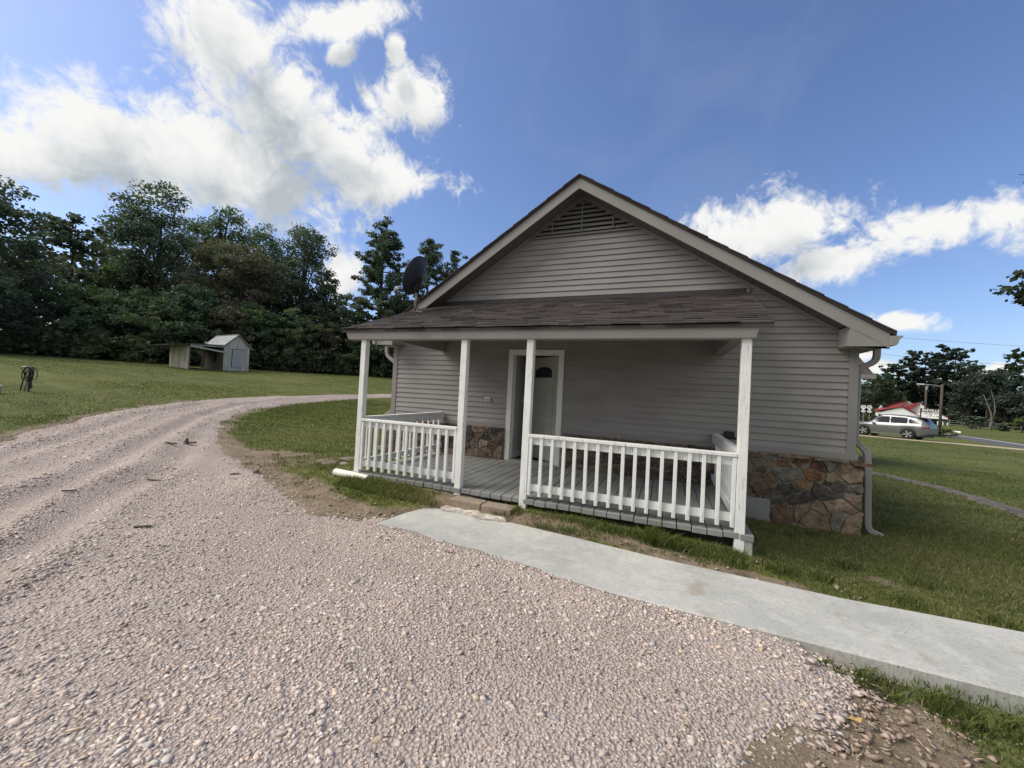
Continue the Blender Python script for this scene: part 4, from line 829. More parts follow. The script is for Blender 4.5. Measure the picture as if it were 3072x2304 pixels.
bx, by, bz = at(-75.05, 20.4); mb = MB(); mb.lathe([(.10, 0), (.13, .26), (.14, .27), (.135, .28), (.12, .27), (.09, .02)], (bx, by, bz - .01)); tag(mb.build('bucket', M('white_plastic', (.62, .62, .64), .5), smooth=True), 'white plastic bucket on the lawn at the far-left edge', 'bucket')
fa, fb = Vector(at(-72.0, 52.5)), Vector(at(-71.25, 52.0)); fn = thing('board_fence', 'short grey board fence panel at the foot of the left woods', 'fence', fa)
mb = MB(); dv = fb - fa
for k in range(4): mb.bar((0, 0, .3 + k * .24), dv + Vector((0, 0, .3 + k * .24)), .03, .15)
mb.build('boards', M('fence_grey', (.34, .33, .32), .8, .2), fn)
for t_ in (0, 1): mb = MB(); mb.box(-.06, .06, .04, .16, -.1, 1.35); o = mb.build('post', WOODD, fn); o.location = dv * t_

# ------------------------------------------------------------------ trees
def leafcloud(name, C, Rr, n, size, cols, mat, parent, seed, flat=.6, squash=1.0):
    rs = np.random.RandomState(seed); m = len(C); idx = np.repeat(np.arange(m), n); N = len(idx)
    off = rs.normal(size=(N, 3)); off /= np.linalg.norm(off, axis=1)[:, None] + 1e-9; off *= (rs.rand(N) ** .5)[:, None]; off[:, 2] *= flat
    P = C[idx] + off * Rr[idx][:, None]; s = size * rs.uniform(.6, 1.3, N)
    a = rs.normal(size=(N, 3)); a[:, 2] *= .6; a /= np.linalg.norm(a, axis=1)[:, None]; b = rs.normal(size=(N, 3)); b -= a * (a * b).sum(1)[:, None]; b /= np.linalg.norm(b, axis=1)[:, None]
    A = a * s[:, None] * .5; B = b * s[:, None] * .33
    V = np.stack([P - A, P + B * 1.0 - A * .1, P + A, P - B + A * .1], 1).reshape(-1, 3); F = np.arange(N * 4).reshape(N, 4)
    c = np.repeat(cols[idx] * rs.uniform(.7, 1.35, (N, 1)), 4, 0)
    return fast_mesh(name, V, F, mat, c, parent)
GREEN = {'rdark': (.048, .066, .054), 'rmid': (.060, .085, .055), 'rpine': (.046, .062, .052), 'dark': (.088, .118, .092), 'mid': (.102, .145, .096), 'light': (.118, .162, .094), 'brown': (.135, .130, .10), 'pine': (.090, .120, .094), 'yellow': (.13, .16, .065)}  # leaf greens raised and shifted bluish, putting distance haze into the colour
def broadleaf(name, label, pos, h, w, col='dark', seed=0, group=None, lobes=7, low=.12, nclus=170, leafn=75, lsize=.29, cat='tree'):
    rs = np.random.RandomState(seed + 100); t = thing(name, label, cat, pos, 0, group)
    ell = [((0, 0, h * .58), (w * .36, w * .36, h * .36))]
    for k in range(lobes):
        a = rs.uniform(0, 2 * math.pi); q = k / lobes; z = h * (low + .13 + (.78 - low) * q); rr = w * .34 * (1 - .5 * q ** 2) * rs.uniform(.6, 1.1)
        ell.append(((math.cos(a) * rr, math.sin(a) * rr, z), (w * rs.uniform(.16, .27), w * rs.uniform(.16, .27), h * rs.uniform(.09, .16))))
    ell.append(((rs.normal() * w * .08, rs.normal() * w * .08, h * .86), (w * .2, w * .2, h * .13)))
    vol = np.array([e[1][0] * e[1][1] * e[1][2] for e in ell]) ** .6; pick = rs.choice(len(ell), nclus, p=vol / vol.sum())
    d = rs.normal(size=(nclus, 3)); d /= np.linalg.norm(d, axis=1)[:, None]; d *= (rs.uniform(.55, 1.03, nclus))[:, None]
    C = np.array([np.array(ell[p][0]) + d[i] * np.array(ell[p][1]) for i, p in enumerate(pick)]); C[:, 2] = np.clip(C[:, 2], h * low, h * .985)
    cols = np.array(GREEN[col])[None, :] * rs.uniform(.72, 1.4, (nclus, 1)) * rs.uniform(.9, 1.1, (nclus, 3)); Rr = rs.uniform(.055, .115, nclus) * (w * .45 + h * .45)
    leafcloud('crown', C, Rr, leafn, lsize, cols, LEAF, t, seed)
    mb = MB(); r0 = h * .018 + .06; mb.tube([(0, 0, -.3), (rs.normal() * .1, rs.normal() * .1, h * .3), (rs.normal() * .2, rs.normal() * .2, h * .6), (0, 0, h * .85)], [r0, r0 * .8, r0 * .5, r0 * .12], 7)
    for i in rs.choice(nclus, min(12, nclus), False): b = C[i]; z0 = max(h * .15, b[2] * .6); mb.tube([(0, 0, z0), (b[0] * .5, b[1] * .5, z0 + (b[2] - z0) * .6), tuple(b)], [r0 * .4, r0 * .25, r0 * .08], 5)
    mb.build('trunk', BARK, t, True); return t
def pine(name, label, pos, h, w, seed=0, group=None, low=.25, nl=15, col='pine', lsize=.36, leafn=36, sparse=1.0, shape=.8, cat='tree'):
    rs = np.random.RandomState(seed + 500); t = thing(name, label, cat, pos, 0, group); C = []; Rr = []; mb = MB(); r0 = h * .014 + .05
    mb.tube([(0, 0, -.3), (rs.normal() * .12, rs.normal() * .12, h * .5), (0, 0, h * .98)], [r0, r0 * .65, r0 * .08], 7)
    for k in range(nl):
        q = k / (nl - 1); z = h * (low + (1 - low) * q * .97); prof = w * .5 * ((1 - q) ** shape * .9 + .12) * (.55 + .45 * min(1, q * 3 + .3)); nb = rs.randint(3, 6)
        for b in range(nb):
            if rs.rand() > sparse: continue
            a = rs.uniform(0, 6.28); L_ = prof * rs.uniform(.65, 1.2); rise = L_ * rs.uniform(.05, .5); e = np.array([math.cos(a) * L_, math.sin(a) * L_, z + rise]); mb.tube([(0, 0, z), (e[0] * .6, e[1] * .6, z + rise * .35), tuple(e)], [r0 * .22, r0 * .15, r0 * .05], 4)
            for s_ in np.linspace(.3, 1, max(2, int(L_ / .45))): p = np.array([e[0] * s_, e[1] * s_, z + rise * s_ ** 1.5]); C.append(p + rs.normal(size=3) * .18); Rr.append(rs.uniform(.32, .58) * (.5 + h * .035))
    C.append(np.array([0, 0, h * .985])); Rr.append(.35)
    C = np.array(C); Rr = np.array(Rr); cols = np.array(GREEN[col])[None, :] * rs.uniform(.7, 1.4, (len(C), 1)); leafcloud('crown', C, Rr, leafn, lsize, cols, NEEDLE, t, seed, .6); mb.build('trunk', BARK, t, True); return t
def top(az, d, el): p = at(az, d); return p, CAM[2] + d * math.tan(R_(el)) - p[2]
# left woods
def bl(az, d, el, w, col, seed, label, **k): p, h = top(az, d, el); return broadleaf('broadleaf_tree', label, p, h, w, col, seed, 'trees of the left woods', **k)
def pn(az, d, el, w, seed, label, **k): p, h = top(az, d, el); return pine('pine_tree', label, p, h, w, seed, 'trees of the left woods', **k)
bl(-76.5, 52, 16.2, 12, 'dark', 1, 'big dark broadleaf tree cut off by the left edge of the photo', nclus=240)
pn(-71.1, 62, 14.4, 7.0, 2, 'sparse open pine standing alone above the woods at left', sparse=.65, nl=11, low=.45, shape=.35)
pn(-69.2, 68, 13.7, 6.0, 3, 'smaller thin pine just right of the sparse open pine', sparse=.7, nl=10, low=.4, shape=.35)
bl(-67.6, 60, 13.2, 9, 'light', 4, 'mid green tree below the two thin pines at left', nclus=170)
bl(-65.0, 56, 19.5, 9.5, 'dark', 5, 'tall spiky topped maple above the shed, highest of the left woods', nclus=230, lobes=10)
bl(-62.2, 63, 17.6, 9, 'dark', 6, 'dark tree filling the gap between the tall maple and the rounded tree')
bl(-59.8, 60, 19.7, 10, 'mid', 7, 'rounded green tree behind the reddish brown one', nclus=220)
bl(-57.6, 54, 16.3, 11, 'brown', 8, 'reddish brown leaved tree in the middle of the left woods', nclus=260)
bl(-55.6, 62, 18.6, 8, 'mid', 9, 'slim green tree behind the right shoulder of the reddish brown tree')
bl(-53.6, 60, 16.0, 8, 'dark', 10, 'dark tree just left of the tall dark oak')
bl(-51.0, 56, 20.5, 8.5, 'dark', 11, 'tall dark oak with sky gaps at the right end of the left woods', nclus=210, lobes=9, leafn=62)
bl(-48.3, 54, 14.5, 6.5, 'dark', 12, 'sloping right shoulder tree beneath the tall dark oak', nclus=130)
pn(-41.3, 50, 21.8, 10.5, 13, 'tallest full pine left of the satellite dish', nl=24, low=.12, shape=.6, leafn=60, lsize=.27)
pn(-35.0, 54, 20.6, 8.5, 14, 'pine directly behind the satellite dish', nl=21, low=.15, shape=.55, leafn=56, lsize=.27)
pn(-31.2, 56, 19.4, 8, 15, 'pine partly hidden by the gable roof slope', nl=20, low=.15, shape=.55, leafn=56, lsize=.27)
pn(-28.4, 60, 18.0, 8, 16, 'farthest right pine peeking over the gable roof slope', nl=20, low=.15, shape=.55, leafn=56, lsize=.27)
i = 20
for az, d, el, w, col, lb in ((-78, 48, 8, 9, 'dark', 'dark leafy understory tree at the left edge below the big tree'), (-73.8, 56, 9.5, 9, 'dark', 'dark tree in shade left of the sparse pine'), (-70.2, 57, 8.5, 9, 'mid', 'green tree above the board fence panel'), (-68.4, 52, 6.5, 7, 'mid', 'bushy young tree right of the board fence panel'), (-66.2, 53, 9.5, 7.5, 'mid', 'bushy tree low in front of the tall maple'), (-63.6, 51, 8.5, 7, 'light', 'pale green young tree behind the lean-to roof'), (-61.2, 50, 10.5, 7, 'mid', 'green understory tree directly behind the tin roof'), (-58.6, 49, 8.3, 6.5, 'brown', 'brownish young tree just above the shed ridge'), (-56.4, 50, 9.4, 7, 'light', 'light green bushy tree right of the shed'), (-53.9, 50, 8.2, 6.5, 'mid', 'green bushy tree between the shed and the oak'), (-51.4, 49, 9.0, 6, 'light', 'light green young tree below the tall dark oak'), (-48.6, 50, 7.5, 6, 'brown', 'olive brown bush below the sloping shoulder tree'), (-45.6, 52, 11.5, 7, 'dark', 'dark tree left of the tallest full pine'), (-43.2, 49, 8.2, 6, 'mid', 'green bush seen just left of the porch roof corner'), (-38.2, 52, 12.5, 9, 'dark', 'dark tree between the two pines by the satellite dish'), (-33, 52, 12, 9, 'dark', 'dark tree low behind the satellite dish mast'), (-40.5, 47, 7, 6, 'mid', 'low green tree seen between the left porch post and the wall'), (-29.5, 54, 11, 8, 'dark', 'dark tree hidden low behind the gable roof slope')):
    p, h = top(az, d, el); broadleaf('young_tree', lb, p, h, w, col, i, 'understory trees along the left field', low=.03, nclus=130, leafn=62, lsize=.27); i += 1
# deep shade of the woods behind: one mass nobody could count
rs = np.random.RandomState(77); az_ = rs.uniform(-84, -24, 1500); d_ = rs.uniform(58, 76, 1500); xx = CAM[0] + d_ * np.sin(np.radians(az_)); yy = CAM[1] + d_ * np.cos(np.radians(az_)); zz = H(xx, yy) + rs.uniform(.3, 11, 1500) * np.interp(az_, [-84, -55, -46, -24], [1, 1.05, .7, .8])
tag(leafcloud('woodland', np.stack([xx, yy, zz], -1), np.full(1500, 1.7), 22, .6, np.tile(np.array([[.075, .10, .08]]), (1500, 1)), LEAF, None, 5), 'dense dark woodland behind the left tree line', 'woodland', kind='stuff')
az_ = rs.uniform(-84, -26, 2000); d_ = rs.uniform(47, 62, 2000); xx = CAM[0] + d_ * np.sin(np.radians(az_)); yy = CAM[1] + d_ * np.cos(np.radians(az_)); zz = H(xx, yy) + rs.uniform(.0, 2.2, 2000)
tag(leafcloud('undergrowth', np.stack([xx, yy, zz], -1), rs.uniform(.5, 1.1, 2000), 22, .4, np.array([[.07, .095, .05]]) * rs.uniform(.6, 1.4, (2000, 1)), LEAF, None, 6), 'tangled green undergrowth along the edge of the left woods', 'undergrowth', kind='stuff')
# right hand trees beyond the road
def bR(az, d, el, w, col, seed, label, **k): col = 'r' + col; p, h = top(az, d, el); return broadleaf('broadleaf_tree', label, p, h, w, col, seed, 'trees beyond the road', nclus=k.pop('nclus', 110), leafn=40, lsize=.46, **k)
def pR(az, d, el, w, seed, label, **k): p, h = top(az, d, el); return pine('pine_tree', label, p, h, w, seed, 'trees beyond the road', col='rpine', lsize=.5, leafn=24, nl=12, low=.3, shape=.3, sparse=.8, **k)
bR(21.5, 112, 4.2, 9, 'mid', 60, 'round green tree peeking out beside the downspout')
pR(22.9, 125, 4.9, 8, 61, 'leftmost of the tall open pines behind the white house')
pR(24.2, 128, 6.2, 8, 62, 'tall open pine above the red roof chimney')
pR(25.2, 130, 5.8, 8, 63, 'tall open pine above the town sign')
pR(26.4, 128, 6.7, 9, 64, 'tallest open pine behind the utility poles')
pR(27.2, 126, 6.3, 8, 65, 'tall pine just right of the tallest pine')
bR(28.1, 122, 5.4, 9, 'dark', 66, 'dark broadleaf tree right of the tall pines')
bR(29.2, 118, 4.8, 9, 'dark', 67, 'dark broadleaf tree above the bare trunk')
bR(30.3, 116, 4.6, 9, 'dark', 68, 'dark broadleaf tree left of the overhanging branch')
bR(31.5, 112, 4.4, 9, 'dark', 69, 'dark broadleaf tree cut off by the right edge of the photo')
bR(33.2, 112, 5.2, 10, 'dark', 70, 'dark tree just past the right edge beyond the road')
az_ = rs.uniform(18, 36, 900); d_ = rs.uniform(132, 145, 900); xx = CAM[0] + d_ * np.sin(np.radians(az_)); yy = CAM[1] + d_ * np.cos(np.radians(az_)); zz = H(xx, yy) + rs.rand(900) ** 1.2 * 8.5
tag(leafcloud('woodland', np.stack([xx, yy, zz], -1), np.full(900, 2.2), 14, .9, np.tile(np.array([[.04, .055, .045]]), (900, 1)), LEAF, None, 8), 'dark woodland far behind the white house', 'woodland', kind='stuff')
for az, d, el, w, col, lb in ((28.2, 98, -.05, 3.4, 'dark', 'wide dark bush beside the chain fence across the road'), (28.9, 99, -.1, 3.2, 'mid', 'small round bush left of the bare trunk'), (27.5, 118, .3, 4, 'dark', 'dark bush behind the right end of the white house'), (31.2, 92, .1, 3.4, 'yellow', 'yellow green bush at the right edge beyond the road'), (30.0, 95, -.75, 2.2, 'dark', 'low dark bush at the foot of the bare trunk')):
    p, h = top(az, d, el); broadleaf('bush', lb, p, max(h, .8), w, col, i, 'bushes beyond the road', low=.02, nclus=60, leafn=30, lsize=.3, cat='bush'); i += 1
p = at(29.5, 97); bt = thing('bare_tree', 'pale bare forked trunk standing across the road', 'tree', p); mb = MB(); mb.tube([(0, 0, -.2), (.05, 0, 1.2), (-.1, 0, 2.6), (-.5, .1, 4.2), (-.9, .2, 5.6)], [.15, .13, .1, .07, .03], 8); mb.tube([(.05, 0, 1.3), (.35, 0, 3.0), (.3, .1, 4.6), (-.1, .2, 6.4)], [.1, .09, .06, .02], 8); mb.build('trunk', m_weathered('pale_bark', (.09, .08, .07), (.16, .14, .12)), bt, True)
mb = MB(); a = Vector(at(25.95, 40)); 
rs2 = np.random.RandomState(9); pc = Vector(at(26.2, 55.5)); C_ = np.stack([pc.x + rs2.normal(size=40) * .45, pc.y + rs2.normal(size=40) * .45, pc.z + rs2.rand(40) * .75], -1); pb = thing('weed_clump', 'green weed clump at the foot of the near utility pole', 'weeds', pc); C_ -= np.array(pc); leafcloud('foliage', C_, np.full(40, .25), 22, .16, np.tile(np.array([[.05, .075, .03]]), (40, 1)), LEAF, pb, 4)
# tree out of frame whose leafy branches reach in at the right edge
op = Vector(at(41, 13.5)); oak = thing('maple_tree', 'nearby leafy tree whose branch tips hang in at the right edge', 'tree', op)
mb = MB(); mb.tube([(0, 0, -.2), (.1, 0, 2.5), (0, .1, 5.5), (0, 0, 8)], [.22, .18, .12, .03], 10); rs2 = np.random.RandomState(12); C_ = []
def limb(z0, target, n=14, spread=.35):
    e = Vector(target) - op; s0 = Vector((0, 0, z0)); m = s0.lerp(e, .5) + Vector((0, 0, .25)); mb.tube([s0, m, e], [.05, .03, .006], 6)
    for _ in range(n):
        t_ = rs2.uniform(.45, 1.0); q = (s0.lerp(m, t_ * 2) if t_ < .5 else m.lerp(e, t_ * 2 - 1)); o = Vector(rs2.normal(size=3)) * spread * (1.15 - t_); o.z *= .6; tip = q + o; mb.tube([q, tip], [.007, .003], 4); C_.append(tuple(tip))
def tgt(az, el, d): return (CAM[0] + d * math.sin(R_(az)), CAM[1] + d * math.cos(R_(az)), CAM[2] + d * math.tan(R_(el)))
for z0, az, el, d in ((3.0, 29.75, 11.7, 12.0), (3.4, 30.35, 12.7, 12.2), (2.9, 30.4, 10.4, 12.0), (5.0, 30.65, 21.2, 12.5), (2.2, 30.1, 4.5, 12.3), (2.0, 30.6, 5.5, 12.5), (4.2, 33, 15, 12), (3.5, 34, 9, 11), (5.5, 36, 22, 12), (3.0, 35, 5, 12.5)): limb(z0, tgt(az, el, d))
for k in range(60): a_ = rs2.uniform(0, 6.28); rr = rs2.uniform(.5, 2.0); C_.append((math.cos(a_) * rr, math.sin(a_) * rr, rs2.uniform(3.2, 8.0)))
C_ = np.array(C_); leafcloud('crown', C_, np.full(len(C_), .17), 13, .13, np.array([[.03, .045, .022]]) * rs2.uniform(.7, 1.3, (len(C_), 1)), LEAF, oak, 14); mb.build('trunk', BARK, oak, True)

# ------------------------------------------------------------------ right side: car, signs, poles, white house
def car(loc, rz):
    t = thing('parked_car', 'silver crossover parked on the verge beyond the front lawn', 'car', loc, rz)
    # local: +X to the nose, wheels on z=0
    PAINT = M('silver_paint', (.19, .195, .195), .32, .04, 3, metal=.7, spec=.5); L0, L1 = -2.42, 2.47; WF, WR_, wr = 1.52, -1.27, .43
    n = 130; X_ = np.linspace(L0, L1, n)
    hood = np.interp(X_, [-2.42, -2.36, -2.2, -1.9, -1.2, -.5, .5, 1.0, 1.25, 1.9, 2.3, 2.44, 2.47], [.88, 1.02, 1.08, 1.12, 1.10, 1.07, 1.05, 1.04, 1.04, .98, .88, .78, .7])
    roof = np.interp(X_, [-2.42, -2.38, -2.32, -2.05, -1.7, -1.0, 0, .35, .75, 1.3], [0, 0, 1.15, 1.42, 1.58, 1.67, 1.70, 1.68, 1.5, 1.02])
    hood = hood * 1.08; roof = roof * 1.11; topz = np.maximum(hood, roof); arch_ = np.maximum(np.where(abs(X_ - WF) < .47, np.sqrt(np.maximum(.47 ** 2 - (X_ - WF) ** 2, 0)) + .38, 0), np.where(abs(X_ - WR_) < .47, np.sqrt(np.maximum(.47 ** 2 - (X_ - WR_) ** 2, 0)) + .38, 0))
    sill = np.interp(X_, [-2.42, -2.1, -1.8, 1.9, 2.2, 2.47], [.54, .42, .32, .30, .32, .46]); zb = np.maximum(sill, arch_)
    wid = np.interp(X_, [-2.42, -2.3, -2.0, -1.3, 0, 1.5, 2.1, 2.35, 2.47], [.70, .80, .90, .95, .945, .95, .90, .78, .6])
    rows = []
    for i in range(n):
        x, w, b, hd, tp = X_[i], wid[i], zb[i], hood[i], topz[i]; gw = w * (.80 if tp > hd + .02 else .93); mid = b + (hd - b) * .5; cr = .035 * math.sin(math.pi * min(1, max(0, (x + 2.4) / 4.8)))
        rows.append([(x, w * .97, b), (x, w, b + (hd - b) * .22), (x, w * .985, mid), (x, w * 1.0, b + (hd - b) * .78), (x, w * .965, hd - .04), (x, w * .935, hd), (x, w * .93 + (gw - w * .93) * .5, hd + (tp - hd) * .5), (x, gw, max(hd, tp - .06)), (x, gw * .9, tp - .01 if tp > hd else hd + .004), (x, gw * .45, tp + .02), (x, 0, tp + .025)])
    K = len(rows[0]); mb = MB(); V = [p for r in rows for p in r]; F = [(i * K + j, (i + 1) * K + j, (i + 1) * K + j + 1, i * K + j + 1) for i in range(n - 1) for j in range(K - 1)]
    mb.mesh(V, F); mb.mesh([(x, -y, z) for x, y, z in V], [f[::-1] for f in F])
    for e in (0, n - 1): r = rows[e]; mb.face([(x, y, z) for x, y, z in r] + [(x, -y, z) for x, y, z in r[::-1]])
    body = mb.build('body', PAINT, t, True, fix=False)
    mb = MB(); mb.box(-2.2, 2.2, -.8, .8, .25, .75); mb.build('underbody', BLACKM, t)
    GL = m_glass('car_glass')
    def side_pt(x, f, s_):   # f 0 belt..1 roof rail
        hd = float(np.interp(x, X_, hood)); tp = float(np.interp(x, X_, topz)); w = float(np.interp(x, X_, wid)); gw = w * .80; return (x, s_ * (w * .935 + (gw - w * .935) * f + .008), hd + (max(hd, tp - .06) - hd) * f)
    for s_ in (-1, 1):
        for xa, xb in ((-.12, .78), (-1.2, -.2)):
            mb = MB(); m = 12; vs = []
            for q in range(m + 1):
                x = xa + (xb - xa) * q / m; vs += [side_pt(x, .12, s_), side_pt(x, .86, s_)]
            mb.mesh(vs, [(2 * q, 2 * q + 2, 2 * q + 3, 2 * q + 1) for q in range(m)]); mb.build('side_window', GL, t, fix=False)
        mb = MB(); vs = []
        for q in range(9): x = -2.02 + .74 * q / 8; vs += [side_pt(x, .16, s_), side_pt(x, .16 + .6 * min(1, q / 7 + .05), s_)]
        mb.mesh(vs, [(2 * q, 2 * q + 2, 2 * q + 3, 2 * q + 1) for q in range(8)]); mb.build('side_window', GL, t, fix=False)
        mb = MB(); mb.hexa([(2.0, s_ * .90, .80), (2.36, s_ * .72, .76), (2.34, s_ * .60, .76), (1.95, s_ * .7, .80), (1.9, s_ * .90, .93), (2.33, s_ * .70, .86), (2.30, s_ * .58, .87), (1.9, s_ * .7, .93)]); mb.build('headlight', M('lamp_glass', (.12, .13, .15), .1, spec=.6), t)
        mb = MB(); mb.hexa([(-2.1, s_ * .90, .95), (-2.43, s_ * .72, .93), (-2.40, s_ * .5, .93), (-2.1, s_ * .6, .95), (-2.1, s_ * .915, 1.03), (-2.42, s_ * .74, 1.05), (-2.38, s_ * .5, 1.05), (-2.1, s_ * .6, 1.03)]); mb.build('tail_light', M('tail_red', (.22, .01, .015), .2), t)
        mb = MB(); mb.box(.72, .92, min(s_ * .95, s_ * 1.1), max(s_ * .95, s_ * 1.1), 1.05, 1.18); mb.build('mirror', PAINT, t, bevel=.03)
        mb = MB(); mb.bar((-1.0, s_ * .955, .33), (1.05, s_ * .955, .30), .03, .07); mb.build('sill_trim', M('chrome', (.6, .6, .6), .2, metal=.9), t)
        for x in (.15, -.95): MB().bar((x, s_ * .965, .93), (x - .2, s_ * .962, .93), .03, .04).build('door_handle', M('chrome2', (.55, .55, .55), .2, metal=.9), t)
        MB().bar((.35, s_ * .62, 1.735), (-1.3, s_ * .62, 1.66), .03, .03).build('roof_rail', M('rail', (.5, .5, .5), .3, metal=.8), t)
        for xw in (WF, WR_):
            w = bpy.data.objects.new('wheel', None); COL.objects.link(w); w.parent = t; w.location = (xw, s_ * .84, wr)
            mb = MB(); mb.lathe([(.28, -.11), (.37, -.12), (.43, -.09), (.43, .09), (.37, .12), (.28, .11)], (0, 0, 0), 'y', 28); mb.build('tyre', M('tyre', (.012, .012, .013), .8), w, True)
            mb = MB(); mb.lathe([(.285, -.05), (.285, .05)], (0, 0, 0), 'y', 28); mb.build('barrel', BLACKM, w)
            mb = MB(); ye = s_ * .125
            for q in range(5):
                for dq in (-.16, .16): a_ = 2 * math.pi * q / 5 + dq; mb.bar((math.cos(a_ - dq * .6) * .05, ye, math.sin(a_ - dq * .6) * .05), (math.cos(a_) * .27, ye, math.sin(a_) * .27), .045, .03, upv=(0, 1, 0))
            mb.lathe([(.06, -.02), (.06, .02)], (0, ye, 0), 'y', 12); mb.build('rim', M('alloy', (.6, .6, .62), .3, metal=.8), w)
    m = 10; mb = MB(); vs = []
    for q in range(m + 1):
        x = .42 + .72 * q / m; tp = float(np.interp(x, X_, topz)); w = float(np.interp(x, X_, wid)) * (.66 + .12 * q / m); vs += [(x, -w, tp + .012), (x, 0, tp + .035), (x, w, tp + .012)]
    mb.mesh(vs, [(3 * q + j, 3 * q + 3 + j, 3 * q + 4 + j, 3 * q + 1 + j) for q in range(m) for j in range(2)]); mb.build('windscreen', GL, t, fix=False)
    mb = MB(); vs = []
    for q in range(m + 1):
        x = -2.31 + .52 * q / m; tp = float(np.interp(x, X_, topz)); w = float(np.interp(x, X_, wid)) * .68; vs += [(x, -w, tp + .012), (x, 0, tp + .035), (x, w, tp + .012)]
    mb.mesh(vs, [(3 * q + j, 3 * q + 3 + j, 3 * q + 4 + j, 3 * q + 1 + j) for q in range(m) for j in range(2)]); mb.build('rear_window', GL, t, fix=False)
    MB().hexa([(-2.2, -.6, 1.68), (-1.65, -.6, 1.74), (-1.65, .6, 1.74), (-2.2, .6, 1.68), (-2.2, -.6, 1.72), (-1.65, -.6, 1.79), (-1.65, .6, 1.79), (-2.2, .6, 1.72)]).build('spoiler', BLACKM, t)
    mb = MB(); mb.box(2.40, 2.475, -.42, .42, .42, .74); mb.build('grille', BLACKM, t, bevel=.02)
    return t
wF, wRr = Vector(at(21.45, 45.2)), Vector(at(24.85, 44.2)); ctr = wF.lerp(wRr, .45); dirv = (wF - wRr); car((ctr.x, ctr.y, h1(ctr.x, ctr.y) + .03), math.atan2(dirv.y, dirv.x))
# utility poles
POLE = m_weathered('pole_wood', (.05, .04, .034), (.10, .082, .068), (14, 14, 1))
px, py, pz_ = at(26.28, 57); pole = thing('utility_pole', 'leaning brown utility pole with a lamp arm beside the weed clump', 'utility pole', (px, py, pz_), 0, 'utility poles by the town sign'); hh = CAM[2] + 57 * math.tan(R_(2.85)) - pz_
MB().tube([(-.02, 0, -.3), (.1, 0, hh)], [.12, .095], 10).build('shaft', POLE, pole, True)
lv = Vector((-math.cos(R_(26)), math.sin(R_(26)), 0)); mb = MB(); mb.tube([Vector((.1, 0, hh - .25)), Vector((.1, 0, hh - .1)) + lv * .5, Vector((.1, 0, hh)) + lv * 1.3], .03, 6); mb.build('lamp_arm', GALV, pole); MB().bar(Vector((.1, 0, hh - .02)) + lv * 1.2, Vector((.1, 0, hh)) + lv * 1.75, .16, .1).build('lamp_head', M('lamp_white', (.6, .6, .6), .5), pole)
px, py, pz_ = at(25.28, 92); p2 = thing('utility_pole', 'thinner farther utility pole standing behind the town sign', 'utility pole', (px, py, pz_), 0, 'utility poles by the town sign'); hh2 = CAM[2] + 92 * math.tan(R_(2.85)) - pz_; MB().tube([(0, 0, -.3), (.02, 0, hh2)], [.16, .13], 10).build('shaft', POLE, p2, True); MB().box(-.1, .12, -.28, -.12, hh2 - 1.0, hh2 - .45).build('transformer', GALV, p2, bevel=.05)
WIRE = M('wire', (.10, .10, .12), .6)
for a_, b_, lb in (((15, 9.2, 60), (34, 5.9, 75), 'upper power line crossing the sky at right'), ((15, 7.2, 60), (34, 4.2, 75), 'middle power line crossing the sky at right'), ((15, 6.0, 60), (34, 3.4, 75), 'lowest power line passing in front of the pine tops')):
    A, B = Vector(tgt(a_[0], a_[1], a_[2])), Vector(tgt(b_[0], b_[1], b_[2])); mb = MB(); mb.tube([A.lerp(B, q / 16) - Vector((0, 0, .25 * math.sin(math.pi * q / 16))) for q in range(17)], .014, 5); tag(mb.build('power_line', WIRE), lb, 'wire', 'power lines at right')
# town sign
def text(body, size, mat, parent, name, loc, ext=.004, bold=.0, width=None, rot=(math.pi / 2, 0, 0)):
    cu = bpy.data.curves.new(name, 'FONT'); cu.body = body; cu.size = size; cu.align_x = 'CENTER'; cu.align_y = 'CENTER'; cu.extrude = ext; cu.offset = bold; tmp = bpy.data.objects.new('tmp', cu); COL.objects.link(tmp)
    bpy.context.view_layer.update(); me = bpy.data.meshes.new_from_object(tmp.evaluated_get(bpy.context.evaluated_depsgraph_get())); bpy.data.objects.remove(tmp); me.materials.clear(); me.materials.append(mat)
    o = bpy.data.objects.new(name, me); COL.objects.link(o); o.parent = parent; o.location = loc; o.rotation_euler = rot
    if width: xs_ = [v.co.x for v in me.vertices]; o.scale = (width / (max(xs_) - min(xs_)), 1, 1)
    return o
sp = Vector(at(25.62, 84)); sg = thing('town_sign', 'black and white town sign reading ENVILLE on two posts', 'sign', sp, R_(-25)); ztop_ = CAM[2] + 84 * math.tan(R_(.37)) - sp.z; SH = 1.45; SWD = 2.06
SWHITE = M('sign_white', (.75, .75, .75), .5, .03); SBLACK = M('sign_black', (.012, .012, .014), .5)
MB().box(-SWD / 2, SWD / 2, -.05, .05, ztop_ - SH, ztop_).build('panel', SBLACK, sg); MB().box(-SWD / 2 + .14, SWD / 2 - .03, -.062, -.052, ztop_ - SH + .02, ztop_ - .6).build('message_board', SWHITE, sg)
MB().box(-SWD / 2 + .16, SWD / 2 - .05, -.06, -.052, ztop_ - .55, ztop_ - .50).build('stripe', SWHITE, sg); text('ENVILLE', .44, SWHITE, sg, 'lettering', (.06, -.062, ztop_ - .26), .006, .012, 1.8)
mb = MB()
for zz, spans in ((ztop_ - .72, ((-.62, -.2), (-.1, .25), (.4, .8))), (ztop_ - .92, ((-.15, .2),)), (ztop_ - 1.12, ((-.4, -.2), (-.05, .1), (.3, .45), (.6, .85)))):
    for a_, b_ in spans: mb.box(a_, b_, -.067, -.063, zz - .045, zz + .045)
mb.build('message_letters', M('letter_grey', (.08, .08, .09), .6), sg)
